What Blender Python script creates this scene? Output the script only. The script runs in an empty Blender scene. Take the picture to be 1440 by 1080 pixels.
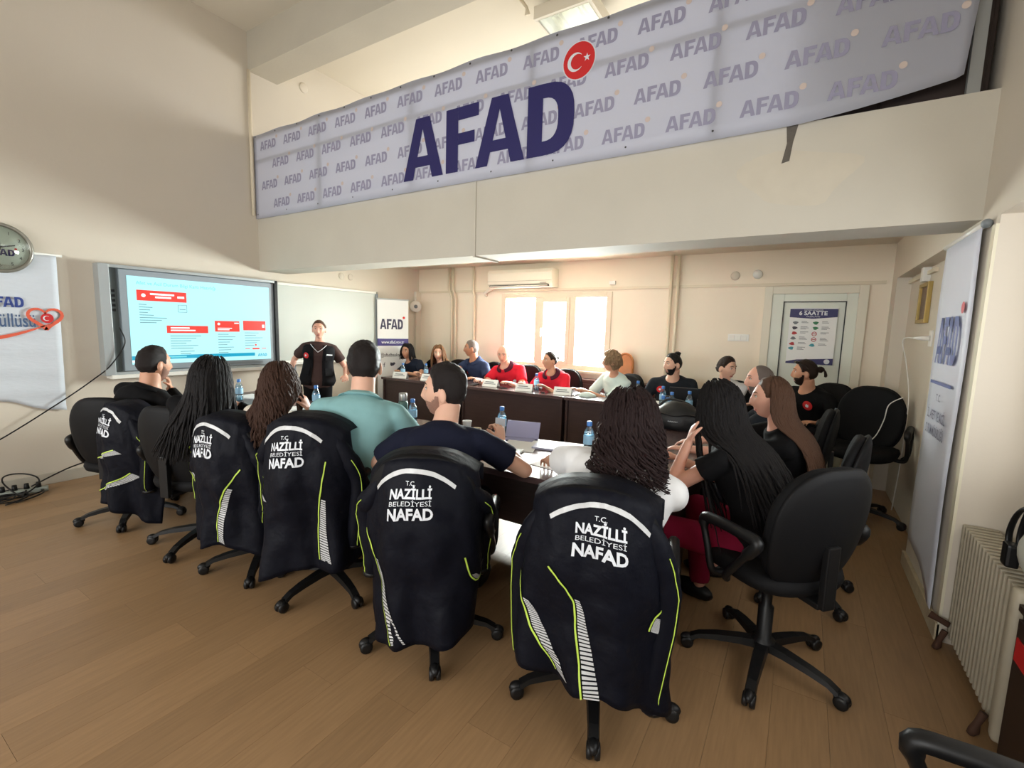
import bpy, bmesh, math, random
import numpy as np
from mathutils import Vector, Matrix, noise
random.seed(7)
SC = bpy.context.scene
COL = SC.collection
# ------------------------------------------------------------------ camera
FPX, YAW, PITCH, ROLL, CAMH = 655.86, -.554131, -.120978, .0267614, 1.5
def cam_axes():
    cy, sy, cp, sp = math.cos(YAW), math.sin(YAW), math.cos(PITCH), math.sin(PITCH)
    f = Vector((sy*cp, cy*cp, sp)); r0 = Vector((cy, -sy, 0)); u0 = r0.cross(f)
    r = r0*math.cos(ROLL)+u0*math.sin(ROLL); u = -r0*math.sin(ROLL)+u0*math.cos(ROLL)
    return r, u, f
cr, cu, cf = cam_axes()
cd = bpy.data.cameras.new('camera'); cd.sensor_width = 36; cd.lens = FPX/1440*36
cd.clip_start = .02
cam = bpy.data.objects.new('camera', cd); COL.objects.link(cam)
cam.matrix_world = Matrix(((cr.x, cu.x, -cf.x, 0), (cr.y, cu.y, -cf.y, 0), (cr.z, cu.z, -cf.z, CAMH), (0, 0, 0, 1)))
SC.camera = cam
# ------------------------------------------------------------------ view, world, daylight
SC.view_settings.view_transform = 'Standard'; SC.view_settings.look = 'None'
SC.view_settings.gamma = 1; SC.view_settings.use_curve_mapping = False
SC.view_settings.exposure = 0.42
W = bpy.data.worlds.new('overcast_sky'); SC.world = W; W.use_nodes = True
W.node_tree.nodes['Background'].inputs[0].default_value = (.93, .97, 1, 1)
W.node_tree.nodes['Background'].inputs[1].default_value = 2.2
def daylight(name, loc, direction, sx, sy, power, col=(1, .985, .96), spread=180):
    l = bpy.data.lights.new(name, 'AREA'); l.shape = 'RECTANGLE'; l.size = sx; l.size_y = sy
    l.energy = power; l.color = col; l.spread = math.radians(spread)
    o = bpy.data.objects.new(name, l); COL.objects.link(o); o.location = loc
    o.rotation_euler = Vector(direction).to_track_quat('-Z', 'Z').to_euler()
    return o
# daylight through the windows; the rear ones are unseen and added
daylight('daylight_meeting_window', (-3.06, 6.32, 1.45), (0, -1, -.12), 1.6, 1.0, 620, (1, .99, .96))
daylight('daylight_radiator_window', (1.22, 1.2, 1.75), (-1, .15, -.1), 2.9, 1.5, 26)
daylight('daylight_rear_added', (-2.6, -2.55, 1.6), (0, 1, -.03), 5.6, 1.3, 48, spread=110)  # added rear source, kept low to reach the back wall, not the upper wall
daylight('daylight_gallery_windows', (-2.6, 6.3, 3.75), (0, -1, -.05), 5.4, 1.1, 62)
# ------------------------------------------------------------------ mesh helpers
def link(name, me, parent=None, mat=None):
    o = bpy.data.objects.new(name, me); COL.objects.link(o)
    if mat is not None:
        me.materials.clear()
        for m in (mat if isinstance(mat, (list, tuple)) else [mat]): me.materials.append(m)
    if parent is not None: o.parent = parent
    return o
def mk(name, V, F, mat=None, parent=None, smooth=False, mi=None):
    me = bpy.data.meshes.new(name)
    me.from_pydata([tuple(map(float, v)) for v in V], [], [tuple(int(i) for i in f) for f in F]); me.update()
    if smooth: me.polygons.foreach_set('use_smooth', [True]*len(me.polygons))
    if mi is not None: me.polygons.foreach_set('material_index', list(map(int, mi)))
    return link(name, me, parent, mat)
def empty(name, loc=(0, 0, 0), rz=0):
    o = bpy.data.objects.new(name, None); COL.objects.link(o); o.location = loc; o.rotation_euler = (0, 0, rz)
    o.empty_display_size = .05
    return o
def tag(o, label, cat, group=None):
    o['label'] = label; o['category'] = cat
    if group: o['group'] = group
    return o
def struct(o):
    o['kind'] = 'structure'; return o
class MB:
    """collects shapes into one mesh"""
    def __init__(s): s.V = []; s.F = []; s.MI = []
    def add(s, V, F, mi=0):
        n = len(s.V); s.V.extend([tuple(map(float, v)) for v in V]); s.F.extend([tuple(int(i)+n for i in f) for f in F]); s.MI.extend([mi]*len(F)); return s
    def box(s, x0, x1, y0, y1, z0, z1, b=0, mi=0):
        V, F = boxg(x0, x1, y0, y1, z0, z1, b); return s.add(V, F, mi)
    def tube(s, P, R, n=8, mi=0, cap=True):
        V, F = tubeg(P, R, n, cap); return s.add(V, F, mi)
    def build(s, name, mat=None, parent=None, smooth=False):
        return mk(name, s.V, s.F, mat, parent, smooth, s.MI if any(s.MI) else None)
def boxg(x0, x1, y0, y1, z0, z1, b=0):
    bm = bmesh.new(); bmesh.ops.create_cube(bm, size=1)
    for v in bm.verts: v.co = ((x0+x1)/2+v.co.x*(x1-x0), (y0+y1)/2+v.co.y*(y1-y0), (z0+z1)/2+v.co.z*(z1-z0))
    if b: bmesh.ops.bevel(bm, geom=list(bm.edges), offset=b, segments=2, affect='EDGES', profile=.6)
    bm.verts.index_update()
    V = [tuple(v.co) for v in bm.verts]; F = [tuple(v.index for v in f.verts) for f in bm.faces]; bm.free(); return V, F
def box(name, x0, x1, y0, y1, z0, z1, mat, parent=None, b=0):
    V, F = boxg(x0, x1, y0, y1, z0, z1, b); return mk(name, V, F, mat, parent, False)
def frames(P):
    P = [Vector(p) for p in P]; T = []
    for i in range(len(P)):
        a = P[max(0, i-1)]; b = P[min(len(P)-1, i+1)]; t = (b-a); T.append(t.normalized() if t.length > 1e-9 else Vector((0, 0, 1)))
    u = T[0].orthogonal().normalized(); out = []
    for i, t in enumerate(T):
        u = (u-t*u.dot(t)); u = u.normalized() if u.length > 1e-6 else t.orthogonal().normalized()
        out.append((P[i], u, t.cross(u), t))
    return out
def tubeg(P, R, n=8, cap=True, flat=1.0):
    if not isinstance(R, (list, tuple)): R = [R]*len(P)
    V = []; F = []
    for k, (p, u, w, t) in enumerate(frames(P)):
        for j in range(n):
            a = 2*math.pi*j/n; V.append(p+u*math.cos(a)*R[k]+w*math.sin(a)*R[k]*flat)
    for k in range(len(P)-1):
        for j in range(n): F.append((k*n+j, k*n+(j+1) % n, (k+1)*n+(j+1) % n, (k+1)*n+j))
    if cap: F.append(tuple(range(n-1, -1, -1))); F.append(tuple((len(P)-1)*n+j for j in range(n)))
    return V, F
def spline(P, n=6):
    P = [Vector(p) for p in P]; out = []
    for i in range(len(P)-1):
        p0 = P[max(0, i-1)]; p1 = P[i]; p2 = P[i+1]; p3 = P[min(len(P)-1, i+2)]
        for k in range(n):
            t = k/n; out.append(.5*((2*p1)+(p2-p0)*t+(2*p0-5*p1+4*p2-p3)*t*t+(-p0+3*p1-3*p2+p3)*t**3))
    out.append(P[-1]); return out
def lathe(prof, n=16, c=(0, 0, 0)):
    V = []; F = []
    for r, z in prof:
        for j in range(n): a = 2*math.pi*j/n; V.append((c[0]+r*math.cos(a), c[1]+r*math.sin(a), c[2]+z))
    m = len(prof)
    for k in range(m-1):
        for j in range(n): F.append((k*n+j, k*n+(j+1) % n, (k+1)*n+(j+1) % n, (k+1)*n+j))
    F.append(tuple(range(n-1, -1, -1))); F.append(tuple((m-1)*n+j for j in range(n)))
    return V, F
def ellip(c, r, nu=20, nv=12, R=None):
    V = []; F = []
    for i in range(nv+1):
        f = math.pi*i/nv
        for j in range(nu):
            a = 2*math.pi*j/nu; p = Vector((r[0]*math.sin(f)*math.cos(a), r[1]*math.sin(f)*math.sin(a), r[2]*math.cos(f)))
            if R is not None: p = R @ p
            V.append(p+Vector(c))
    for i in range(nv):
        for j in range(nu): F.append((i*nu+j, (i+1)*nu+j, (i+1)*nu+(j+1) % nu, i*nu+(j+1) % nu))
    return V, F
def prism(pts, z0, z1):
    """flat outline (x,y) extruded z0..z1"""
    n = len(pts); V = [(x, y, z0) for x, y in pts]+[(x, y, z1) for x, y in pts]
    F = [tuple(range(n-1, -1, -1)), tuple(range(n, 2*n))]+[(i, (i+1) % n, n+(i+1) % n, n+i) for i in range(n)]
    return V, F
# ------------------------------------------------------------------ materials
MATS = {}
def S(r, g, b):   # sRGB 0-255 to linear
    return tuple(((c/255)/12.92 if c/255 < .04045 else ((c/255+.055)/1.055)**2.4) for c in (r, g, b))
def mat(name, rgb, rough=.6, metal=0, var=0, scale=8, bump=0, bscale=60, spec=.5, sheen=0, coat=0, emit=0, aniso=None, rand=0, sss=0):
    if name in MATS: return MATS[name]
    m = bpy.data.materials.new(name); m.use_nodes = True; N = m.node_tree.nodes; L = m.node_tree.links
    p = N['Principled BSDF']; c = S(*rgb); p.inputs['Base Color'].default_value = (*c, 1)
    p.inputs['Roughness'].default_value = rough; p.inputs['Metallic'].default_value = metal
    p.inputs['Specular IOR Level'].default_value = spec
    if sheen: p.inputs['Sheen Weight'].default_value = sheen
    if coat: p.inputs['Coat Weight'].default_value = coat
    if sss: p.inputs['Subsurface Weight'].default_value = sss; p.inputs['Subsurface Radius'].default_value = (.012, .005, .003)
    if emit: p.inputs['Emission Color'].default_value = (*c, 1); p.inputs['Emission Strength'].default_value = emit; p.inputs['Base Color'].default_value = (.01, .01, .01, 1)
    tc = N.new('ShaderNodeTexCoord')
    src = tc.outputs['Object']
    if aniso:
        mp = N.new('ShaderNodeMapping'); mp.inputs['Scale'].default_value = aniso; L.new(src, mp.inputs[0]); src = mp.outputs[0]
    if var or rand:
        nz = N.new('ShaderNodeTexNoise'); nz.inputs['Scale'].default_value = scale; nz.inputs['Detail'].default_value = 5; L.new(src, nz.inputs['Vector'])
        mx = N.new('ShaderNodeMix'); mx.data_type = 'RGBA'
        mx.inputs[6].default_value = (*[x*(1-var) for x in c], 1); mx.inputs[7].default_value = (*[min(1, x*(1+var)) for x in c], 1)
        L.new(nz.outputs[0], mx.inputs[0]); out = mx.outputs[2]
        if rand:
            oi = N.new('ShaderNodeObjectInfo'); mr = N.new('ShaderNodeMapRange'); mr.inputs[3].default_value = 1-rand; mr.inputs[4].default_value = 1+rand
            L.new(oi.outputs['Random'], mr.inputs[0]); vm = N.new('ShaderNodeVectorMath'); vm.operation = 'SCALE'
            L.new(out, vm.inputs[0]); L.new(mr.outputs[0], vm.inputs['Scale']); out = vm.outputs[0]
        L.new(out, p.inputs['Base Color'])
    if bump:
        nb = N.new('ShaderNodeTexNoise'); nb.inputs['Scale'].default_value = bscale; nb.inputs['Detail'].default_value = 4; L.new(src, nb.inputs['Vector'])
        bp = N.new('ShaderNodeBump'); bp.inputs['Strength'].default_value = bump; bp.inputs['Distance'].default_value = .01
        L.new(nb.outputs[0], bp.inputs['Height']); L.new(bp.outputs[0], p.inputs['Normal'])
    MATS[name] = m; return m
def see_through(name, rgb, gloss=.1, rough=.03, tint=1.0):
    """clear pane or bottle: transparent with a glossy coat"""
    if name in MATS: return MATS[name]
    m = bpy.data.materials.new(name); m.use_nodes = True; N = m.node_tree.nodes; L = m.node_tree.links; N.clear()
    o = N.new('ShaderNodeOutputMaterial'); t = N.new('ShaderNodeBsdfTransparent'); t.inputs[0].default_value = (*S(*rgb), 1)
    g = N.new('ShaderNodeBsdfGlossy'); g.inputs[1].default_value = rough; lw = N.new('ShaderNodeLayerWeight'); lw.inputs[0].default_value = .35
    mm = N.new('ShaderNodeMath'); mm.operation = 'MULTIPLY_ADD'; mm.inputs[1].default_value = .5; mm.inputs[2].default_value = gloss
    mx = N.new('ShaderNodeMixShader'); L.new(lw.outputs[0], mm.inputs[0]); L.new(mm.outputs[0], mx.inputs[0]); L.new(t.outputs[0], mx.inputs[1]); L.new(g.outputs[0], mx.inputs[2]); L.new(mx.outputs[0], o.inputs[0])
    MATS[name] = m; return m
def cloth_translucent(name, rgb, frac=.35):
    if name in MATS: return MATS[name]
    m = bpy.data.materials.new(name); m.use_nodes = True; N = m.node_tree.nodes; L = m.node_tree.links
    p = N['Principled BSDF']; p.inputs['Base Color'].default_value = (*S(*rgb), 1); p.inputs['Roughness'].default_value = .45
    t = N.new('ShaderNodeBsdfTranslucent'); t.inputs[0].default_value = (*S(*rgb), 1)
    mx = N.new('ShaderNodeMixShader'); mx.inputs[0].default_value = frac; L.new(p.outputs[0], mx.inputs[1]); L.new(t.outputs[0], mx.inputs[2]); L.new(mx.outputs[0], N['Material Output'].inputs[0])
    MATS[name] = m; return m
BACKP = mat('back_wall_brightened', (243, 231, 212), .75, var=.03, scale=1.6, bump=.06, bscale=45)  # lighter, warmer than the other walls: back-zone brightness put into the colour
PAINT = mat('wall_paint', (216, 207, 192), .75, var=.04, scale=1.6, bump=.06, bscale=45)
PAINT2 = mat('grey_plaster_paint', (200, 194, 180), .8, var=.07, scale=2.2, bump=.1, bscale=40)
CEILM = mat('ceiling_paint', (222, 214, 198), .85, var=.05, scale=1.2, bump=.05, bscale=30)
WHITE = mat('white_paint', (236, 234, 226), .45)
PVC = mat('white_plastic', (238, 236, 230), .35)
DARKW = mat('wenge_wood', (62, 46, 46), .32, var=.35, scale=3, aniso=(2, 30, 30), bump=.03, bscale=10, spec=.5)
TOPW = mat('wenge_table_top', (84, 66, 66), .22, var=.3, scale=3, aniso=(2, 30, 30), spec=.6)
BLACKP = mat('black_plastic', (20, 20, 21), .42, spec=.35)
BLACKF = mat('black_chair_fabric', (14, 14, 16), .7, var=.3, scale=90, bump=.2, bscale=350, spec=.2)
NAVY = mat('navy_jacket_fabric', (11, 13, 23), .6, var=.3, scale=30, bump=.35, bscale=35, spec=.14)
REFL = mat('reflective_grey_tape', (205, 207, 208), .35, var=.06, scale=60)
NEON = mat('neon_piping', (196, 226, 90), .5)
PRINTW = mat('white_print', (222, 226, 232), .5)
ALU = mat('aluminium', (186, 190, 192), .35, metal=.75)
GREYP = mat('grey_plastic', (134, 142, 148), .4)
PAPER = mat('paper', (240, 241, 240), .7)
LOGOB = mat('logo_navy', (30, 27, 92), .5)
REDL = mat('logo_red', (205, 34, 38), .5)
# ------------------------------------------------------------------ lettering
_TX = {}
def text2d(s, bold=0.0, spacing=1.0):
    """outline of a word as a flat mesh, height of a capital = 1, baseline 0, left 0"""
    key = (s, bold, spacing)
    if key in _TX: return _TX[key]
    c = bpy.data.curves.new('word', 'FONT'); c.body = s; c.size = 1.0; c.resolution_u = 3; c.offset = bold; c.space_character = spacing
    c.fill_mode = 'FRONT'
    o = bpy.data.objects.new('word', c); COL.objects.link(o); dg = bpy.context.evaluated_depsgraph_get(); dg.update()
    me = bpy.data.meshes.new_from_object(o.evaluated_get(dg)); V = np.array([v.co[:2] for v in me.vertices]); F = [tuple(p.vertices) for p in me.polygons]
    bpy.data.objects.remove(o); bpy.data.curves.remove(c); bpy.data.meshes.remove(me)
    V[:, 0] -= V[:, 0].min(); V /= .73
    _TX[key] = (V, F); return V, F
def afad2d():
    """the condensed heavy wordmark AFAD, cap height 1, as flat polygons; width about 3.25"""
    V = []; F = []
    def poly(pts):
        n = len(V); V.extend(pts); F.append(tuple(range(n, n+len(pts))))
    def quad(a, b, c, d): poly([a, b, c, d])
    def A(x):
        quad((x, 0), (x+.23, 0), (x+.50, 1), (x+.30, 1)); quad((x+.66, 0), (x+.90, 0), (x+.60, 1), (x+.40, 1))
        quad((x+.22, .2), (x+.68, .2), (x+.62, .37), (x+.26, .37))
    def Fl(x):
        quad((x, 0), (x+.25, 0), (x+.25, 1), (x, 1)); quad((x+.25, .80), (x+.66, .80), (x+.66, 1), (x+.25, 1)); quad((x+.25, .42), (x+.58, .42), (x+.58, .60), (x+.25, .60))
    def D(x):
        quad((x, 0), (x+.25, 0), (x+.25, 1), (x, 1)); n = 14
        for k in range(n):
            a0 = math.pi/2-math.pi*k/n; a1 = math.pi/2-math.pi*(k+1)/n
            sup = lambda a, rx, ry: (x+.25+rx*abs(math.cos(a))**.7, .5+ry*math.copysign(abs(math.sin(a))**.75, math.sin(a)))
            quad(sup(a0, .50, .5), sup(a1, .50, .5), sup(a1, .25, .30), sup(a0, .25, .30))
    A(0); Fl(.96); A(1.56); D(2.50)
    return np.array(V, float), F
AF = afad2d()
def place2d(V, F, org, ex, ey, off=(0, 0, 0)):
    org = np.array(org, float)+np.array(off, float)
    return [tuple(org+np.array(ex)*v[0]+np.array(ey)*v[1]) for v in V], F
def disc2d(cx, cy, r, n=24): return np.array([(cx+r*math.cos(2*math.pi*k/n), cy+r*math.sin(2*math.pi*k/n)) for k in range(n)]), [tuple(range(n))]
def star2d(cx, cy, r, rot=0):
    P = []
    for k in range(10):
        a = rot+math.pi*k/5; q = r if k % 2 == 0 else r*.38; P.append((cx+q*math.cos(a), cy+q*math.sin(a)))
    P.append((cx, cy)); return np.array(P), [(10, k, (k+1) % 10) for k in range(10)]
def crescent2d(cx, cy, r, n=20):
    P = []; F = []
    d = .22*r; ri = .80*r
    for k in range(n+1):
        a = math.radians(38+284*k/n); P.append((cx+r*math.cos(a), cy+r*math.sin(a)))
        b = math.radians(50+260*k/n); P.append((cx+d+ri*math.cos(b), cy+ri*math.sin(b)))
    for k in range(n): F.append((2*k, 2*k+2, 2*k+3, 2*k+1))
    return np.array(P), F
def rect2d(x0, y0, x1, y1): return np.array([(x0, y0), (x1, y0), (x1, y1), (x0, y1)]), [(0, 1, 2, 3)]
def scale2d(g, s, dx=0, dy=0, sy=None):
    V, F = g; V = np.array(V)*np.array([s, sy if sy else s])+np.array([dx, dy]); return V, F
class Print:
    """flat print on a plane: org, ex (right), ey (up), small offset along the normal"""
    def __init__(s, parent, org, ex, ey, nrm): s.p = parent; s.o = np.array(org, float); s.ex = np.array(ex, float); s.ey = np.array(ey, float); s.n = np.array(nrm, float)
    def put(s, name, geos, m, off=.002):
        b = MB()
        for g in geos: b.add(*place2d(g[0], g[1], s.o, s.ex, s.ey, s.n*off))
        return b.build(name, m, s.p)
# ------------------------------------------------------------------ room
XRF = .81
XL, XR, XRR, YB, YN, ZC, ZLOW = -5.62, .70, .95, 6.0, -2.4, 4.72, 2.42
BY0, BY1, BZ0, BZ1 = 3.25, 3.60, 2.09, 2.70
# floor: laminate planks laid along the depth of the room
floor = struct(box('floor', XL-.2, 1.4, YN-.2, YB+.2, -.12, -.012, mat('floor_screed', (120, 100, 80), .9)))
PLANK = mat('laminate_floor', (155, 123, 88), .36, var=.24, scale=3.5, aniso=(22, 1.6, 1), rand=.10, spec=.45, bump=.02, bscale=30)
PW, PLN = .195, 1.36
_pl = {}
def plank_mesh(l):
    l = round(l, 2)
    if l not in _pl:
        V, F = boxg(0, PW-.0009, 0, l-.0009, -.012, 0, 0)
        b = .0012; V = [(x, y, z) for x, y, z in V]
        me = bpy.data.meshes.new('plank'); me.from_pydata(V, [], F); me.materials.append(PLANK); _pl[l] = me
    return _pl[l]
i = 0; x = XL-.02
while x < XRR:
    y = YN-((i*.47) % 1.0)*PLN
    while y < YB:
        y0 = max(y, YN); y1 = min(y+PLN, YB)
        if y1-y0 > .05:
            o = bpy.data.objects.new('plank', plank_mesh(y1-y0)); COL.objects.link(o); o.location = (x, y0, 0); o.parent = floor
        y += PLN
    x += PW; i += 1
def wall(name, *a, m=PAINT, parent=None): return struct(box(name, *a, m, parent))
wall('wall_left', XL-.2, XL, YN-.2, YB+.2, 0, ZC+.2)
# back wall: door and window openings; upper storey with the gallery windows
WX0, WX1, WZ0, WZ1 = -3.92, -2.19, .93, 2.0
DX0, DX1, DZ = -.36, .47, 1.97
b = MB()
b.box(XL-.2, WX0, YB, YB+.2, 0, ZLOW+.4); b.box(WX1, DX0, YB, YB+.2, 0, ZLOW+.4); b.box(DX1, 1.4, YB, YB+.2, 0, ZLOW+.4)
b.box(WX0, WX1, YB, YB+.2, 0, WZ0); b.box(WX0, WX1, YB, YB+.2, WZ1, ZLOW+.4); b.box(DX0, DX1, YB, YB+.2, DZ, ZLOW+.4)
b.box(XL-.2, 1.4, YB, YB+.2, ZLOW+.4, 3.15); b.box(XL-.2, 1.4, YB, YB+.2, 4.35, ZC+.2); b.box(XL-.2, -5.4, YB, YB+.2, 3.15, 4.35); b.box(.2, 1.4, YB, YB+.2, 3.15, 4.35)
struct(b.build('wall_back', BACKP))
# rear wall behind the camera; its low window openings are added for light
b = MB(); b.box(XL-.2, 1.4, YN-.2, YN, 0, .9); b.box(XL-.2, 1.4, YN-.2, YN, 2.3, ZC+.2); b.box(XL-.2, -5.4, YN-.2, YN, .9, 2.3); b.box(.2, 1.4, YN-.2, YN, .9, 2.3)
struct(b.build('wall_rear', PAINT))
# right wall: upper beam, columns, recessed bays, radiator window
b = MB()
b.box(XR, 1.4, YN, YB+.2, 2.06, ZC+.2)
b.box(XR, 1.4, 2.98, 3.92, 0, 2.06); b.box(XR, 1.4, 5.72, YB, 0, 2.06)
b.box(XRF, 1.15, 3.92, 5.72, 0, 2.06)
b.box(XRR, 1.15, YN, 2.98, 0, .98); b.box(XRR, 1.15, YN, -.35, .98, 2.06); b.box(XRR, 1.15, 2.75, 2.98, .98, 2.06)
struct(b.build('wall_right', PAINT))
wall('trim_1', XR-.012, XR, 2.98, 3.03, 0, 2.02, m=mat('cream_trim', (226, 220, 196), .5))
struct(box('ceiling', XL-.2, 1.4, YN-.2, YB+.2, ZC, ZC+.2, CEILM))
# ceiling beam above the gallery front
wall('trim_2', XL, XR, 3.2, 3.55, 4.31, ZC, m=PAINT2)
# gallery slab and the deep concrete beam
b = MB(); b.box(XL, XR, BY0, BY1, BZ0, BZ1); bm_ = b.build('trim_3', PAINT2); struct(bm_)
wall('trim_4', XL, XR, BY1, YB, ZLOW, ZLOW+.22, m=CEILM)
# stain and chipped slot on the beam
dk = mat('exposed_concrete', (98, 92, 84), .9, var=.3, scale=40)
mk('chipped_slot', [(-.19, BY0-.003, 2.70), (-.13, BY0-.003, 2.70), (-.15, BY0-.003, 2.60), (-.16, BY0-.003, 2.50), (-.20, BY0-.003, 2.49), (-.18, BY0-.003, 2.6)], [(0, 5, 4, 3, 2, 1)], dk, bm_)
st = mat('rust_stain', (203, 195, 178), .85, var=.08, scale=9)
V = [(-.12+.28*math.cos(a)*(1+.25*math.sin(3*a)), BY0-.0015, 2.40+.17*math.sin(a)*(1+.2*math.cos(2*a+1))) for a in np.linspace(0, 2*math.pi, 28, endpoint=False)]
mk('stain', V, [tuple(range(27, -1, -1))], st, bm_)
box('cable_duct', -2.425, -2.405, BY0-.012, BY0, BZ0, BZ1, PAINT2, bm_)
box('cable_duct', -2.425, -2.405, BY0-.012, BY1, BZ0-.012, BZ0, PAINT2, bm_)
# soffit edge dips
# baseboards
BBM = mat('baseboard_grey', (196, 190, 176), .6, var=.1, scale=12)
struct(box('baseboard_left', XL, XL+.02, YN, YB, 0, .1, BBM, b=.004))
struct(box('baseboard_back', XL, DX0-.08, YB-.02, YB, 0, .1, BBM, b=.004))
struct(box('baseboard_right', XR-.02, XR, 2.98, 3.92, 0, .09, mat('worn_baseboard', (190, 176, 146), .7, var=.25, scale=20), b=.004))
# corner pipe at the beam end of the left wall and horizontal conduits
PIPE = mat('painted_pipe', (226, 214, 190), .5)
o = mk('trim_5', *tubeg([(XL+.03, 3.19, 2.72), (XL+.03, 3.19, 4.31)], .02, 10), PIPE, None, True); struct(o)
# window in the back wall
FR = mat('window_frame_pvc', (226, 212, 190), .4)
win = struct(empty('window_1', ((WX0+WX1)/2, YB, WZ0))); ox, oy, oz = win.location
def wpart(name, x0, x1, y0, y1, z0, z1, m, bb=.004): return box(name, x0-ox, x1-ox, y0-oy, y1-oy, z0-oz, z1-oz, m, win, bb)
wpart('window_frame', WX0, WX0+.07, YB-.02, YB+.08, WZ0, WZ1, FR); wpart('window_frame', WX1-.07, WX1, YB-.02, YB+.08, WZ0, WZ1, FR)
wpart('window_frame', WX0+.07, WX1-.07, YB-.02, YB+.08, WZ1-.07, WZ1, FR); wpart('window_frame', WX0+.07, WX1-.07, YB-.02, YB+.08, WZ0, WZ0+.07, FR)
for mx_ in (-3.29, -2.745): wpart('mullion', mx_-.045, mx_+.045, YB-.02, YB+.08, WZ0+.07, WZ1-.07, FR)
# casement sash of the middle light
for a in ((-3.245, -3.195, WZ0+.07, WZ1-.07), (-2.84, -2.79, WZ0+.07, WZ1-.07)): wpart('sash', a[0], a[1], YB-.035, YB+.03, a[2], a[3], FR)
wpart('sash', -3.195, -2.84, YB-.035, YB+.03, WZ0+.07, WZ0+.12, FR); wpart('sash', -3.195, -2.84, YB-.035, YB+.03, WZ1-.13, WZ1-.07, FR)
wpart('handle', -3.232, -3.212, YB-.07, YB-.035, 1.38, 1.5, PVC)
GL = see_through('window_glass', (245, 250, 250), .03)
for x0, x1 in ((WX0+.07, -3.335), (-3.195, -2.84), (-2.70, WX1-.07)): wpart('pane', x0, x1, YB+.035, YB+.041, WZ0+.07, WZ1-.07, GL, 0)
BLD = mat('blind_slat', (226, 228, 224), .5)
for x0, x1 in ((WX0+.08, -3.34), (-3.19, -2.845), (-2.69, WX1-.08)):
    for k in range(4): wpart('blind_slat', x0, x1, YB+.05, YB+.07, WZ1-.085-.022*k-.012, WZ1-.085-.022*k, BLD, 0)
wpart('window_sill', WX0-.04, WX1+.04, YB-.09, YB, WZ0-.035, WZ0, FR)
# iron grille outside
GR = mat('window_grille', (196, 202, 202), .5)
for k in range(14):
    gx = WX0+.12+k*.115
    o = mk('grille_bar', *tubeg([(gx-ox, .17, .02), (gx-ox, .17, 1.06)], .005, 6), GR, win)
for k in range(5):
    gz = .15+k*.2; mk('grille_bar', *tubeg([(WX0-ox, .17, gz), (WX1-ox, .17, gz)], .005, 6), GR, win)
# outside: pale yard and a low garden wall across the lane
struct(box('trim_6', -14, 8, YB+.3, 30, -.5, -.3, mat('yard_concrete', (205, 205, 198), .9)))
o = box('garden_wall', -12, 6, 12, 12.25, -.3, 1.35, mat('garden_wall_green', (216, 226, 222), .9, var=.1, scale=3))
tag(o, 'pale green low garden wall seen faintly outside the window', 'wall')
# gallery windows frames (upper storey, behind the banner)
gw = struct(empty('window_2', (-2.6, YB, 3.15)))
for k in range(6):
    gx = -2.8+k*1.12; box('window_frame', gx-.03, gx+.03, .0, .1, 0, 1.2, FR, gw)
rw = struct(empty('window_3', (-2.6, YN, .9)))  # bars of the added, unseen rear windows
for k in range(6):
    gx = -2.8+k*1.12; box('window_frame', gx-.03, gx+.03, -.12, 0, 0, 1.4, FR, rw)
# radiator-bay window, seen at the frame's edge
w4 = struct(empty('window_4', (1.05, 1.2, .98)))
for yy in (-1.55, -.55, .5, 1.52): box('window_frame', -.04, .03, yy-.03, yy+.03, 0, 1.08, FR, w4)
box('window_frame', -.04, .03, -1.55, 1.55, 0, .06, FR, w4); box('window_frame', -.04, .03, -1.55, 1.55, 1.02, 1.08, FR, w4)
box('window_sill', -.14, .0, -1.55, 1.55, -.04, 0, WHITE, w4)
# door in the back wall
dr = struct(empty('door_1', ((DX0+DX1)/2, YB, 0))); ddx = dr.location.x
DM = mat('door_white_green', (226, 230, 218), .45, var=.03, scale=5)
def dpart(n, x0, x1, y0, y1, z0, z1, m, bb=.004, p=None): return box(n, x0-ddx, x1-ddx, y0, y1, z0, z1, m, p or dr, bb)
FRM = mat('door_frame_paint', (228, 222, 204), .5)
dpart('door_frame', DX0-.05, DX0+.03, -.05, .1, 0, DZ+.05, FRM); dpart('door_frame', DX1-.03, DX1+.05, -.05, .1, 0, DZ+.05, FRM); dpart('door_frame', DX0+.03, DX1-.03, -.05, .1, DZ-.03, DZ+.05, FRM)
leaf = dpart('door_leaf', DX0+.03, DX1-.03, -.01, .05, .01, DZ-.03, DM)
dpart('door_stile', DX0+.03, -.215, -.03, -.008, .01, DZ-.03, DM); dpart('door_stile', .345, DX1-.03, -.03, -.008, .01, DZ-.03, DM)
dpart('door_rail', -.215, .345, -.03, -.008, 1.855, DZ-.03, DM); dpart('door_rail', -.215, .345, -.03, -.008, .01, .2, DM)
GSK = mat('rubber_gasket', (52, 56, 54), .6)
dpart('gasket', -.222, -.212, -.033, -.012, .2, 1.86, GSK, 0); dpart('gasket', .338, .348, -.033, -.012, .2, 1.86, GSK, 0); dpart('gasket', -.222, .348, -.033, -.012, 1.85, 1.86, GSK, 0)
dpart('handle', -.30, -.27, -.09, -.03, .98, 1.1, PVC); 
for z in (.3, 1.0, 1.72): dpart('hinge', DX1-.02, DX1+.01, -.045, -.02, z, z+.1, PVC)
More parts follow.
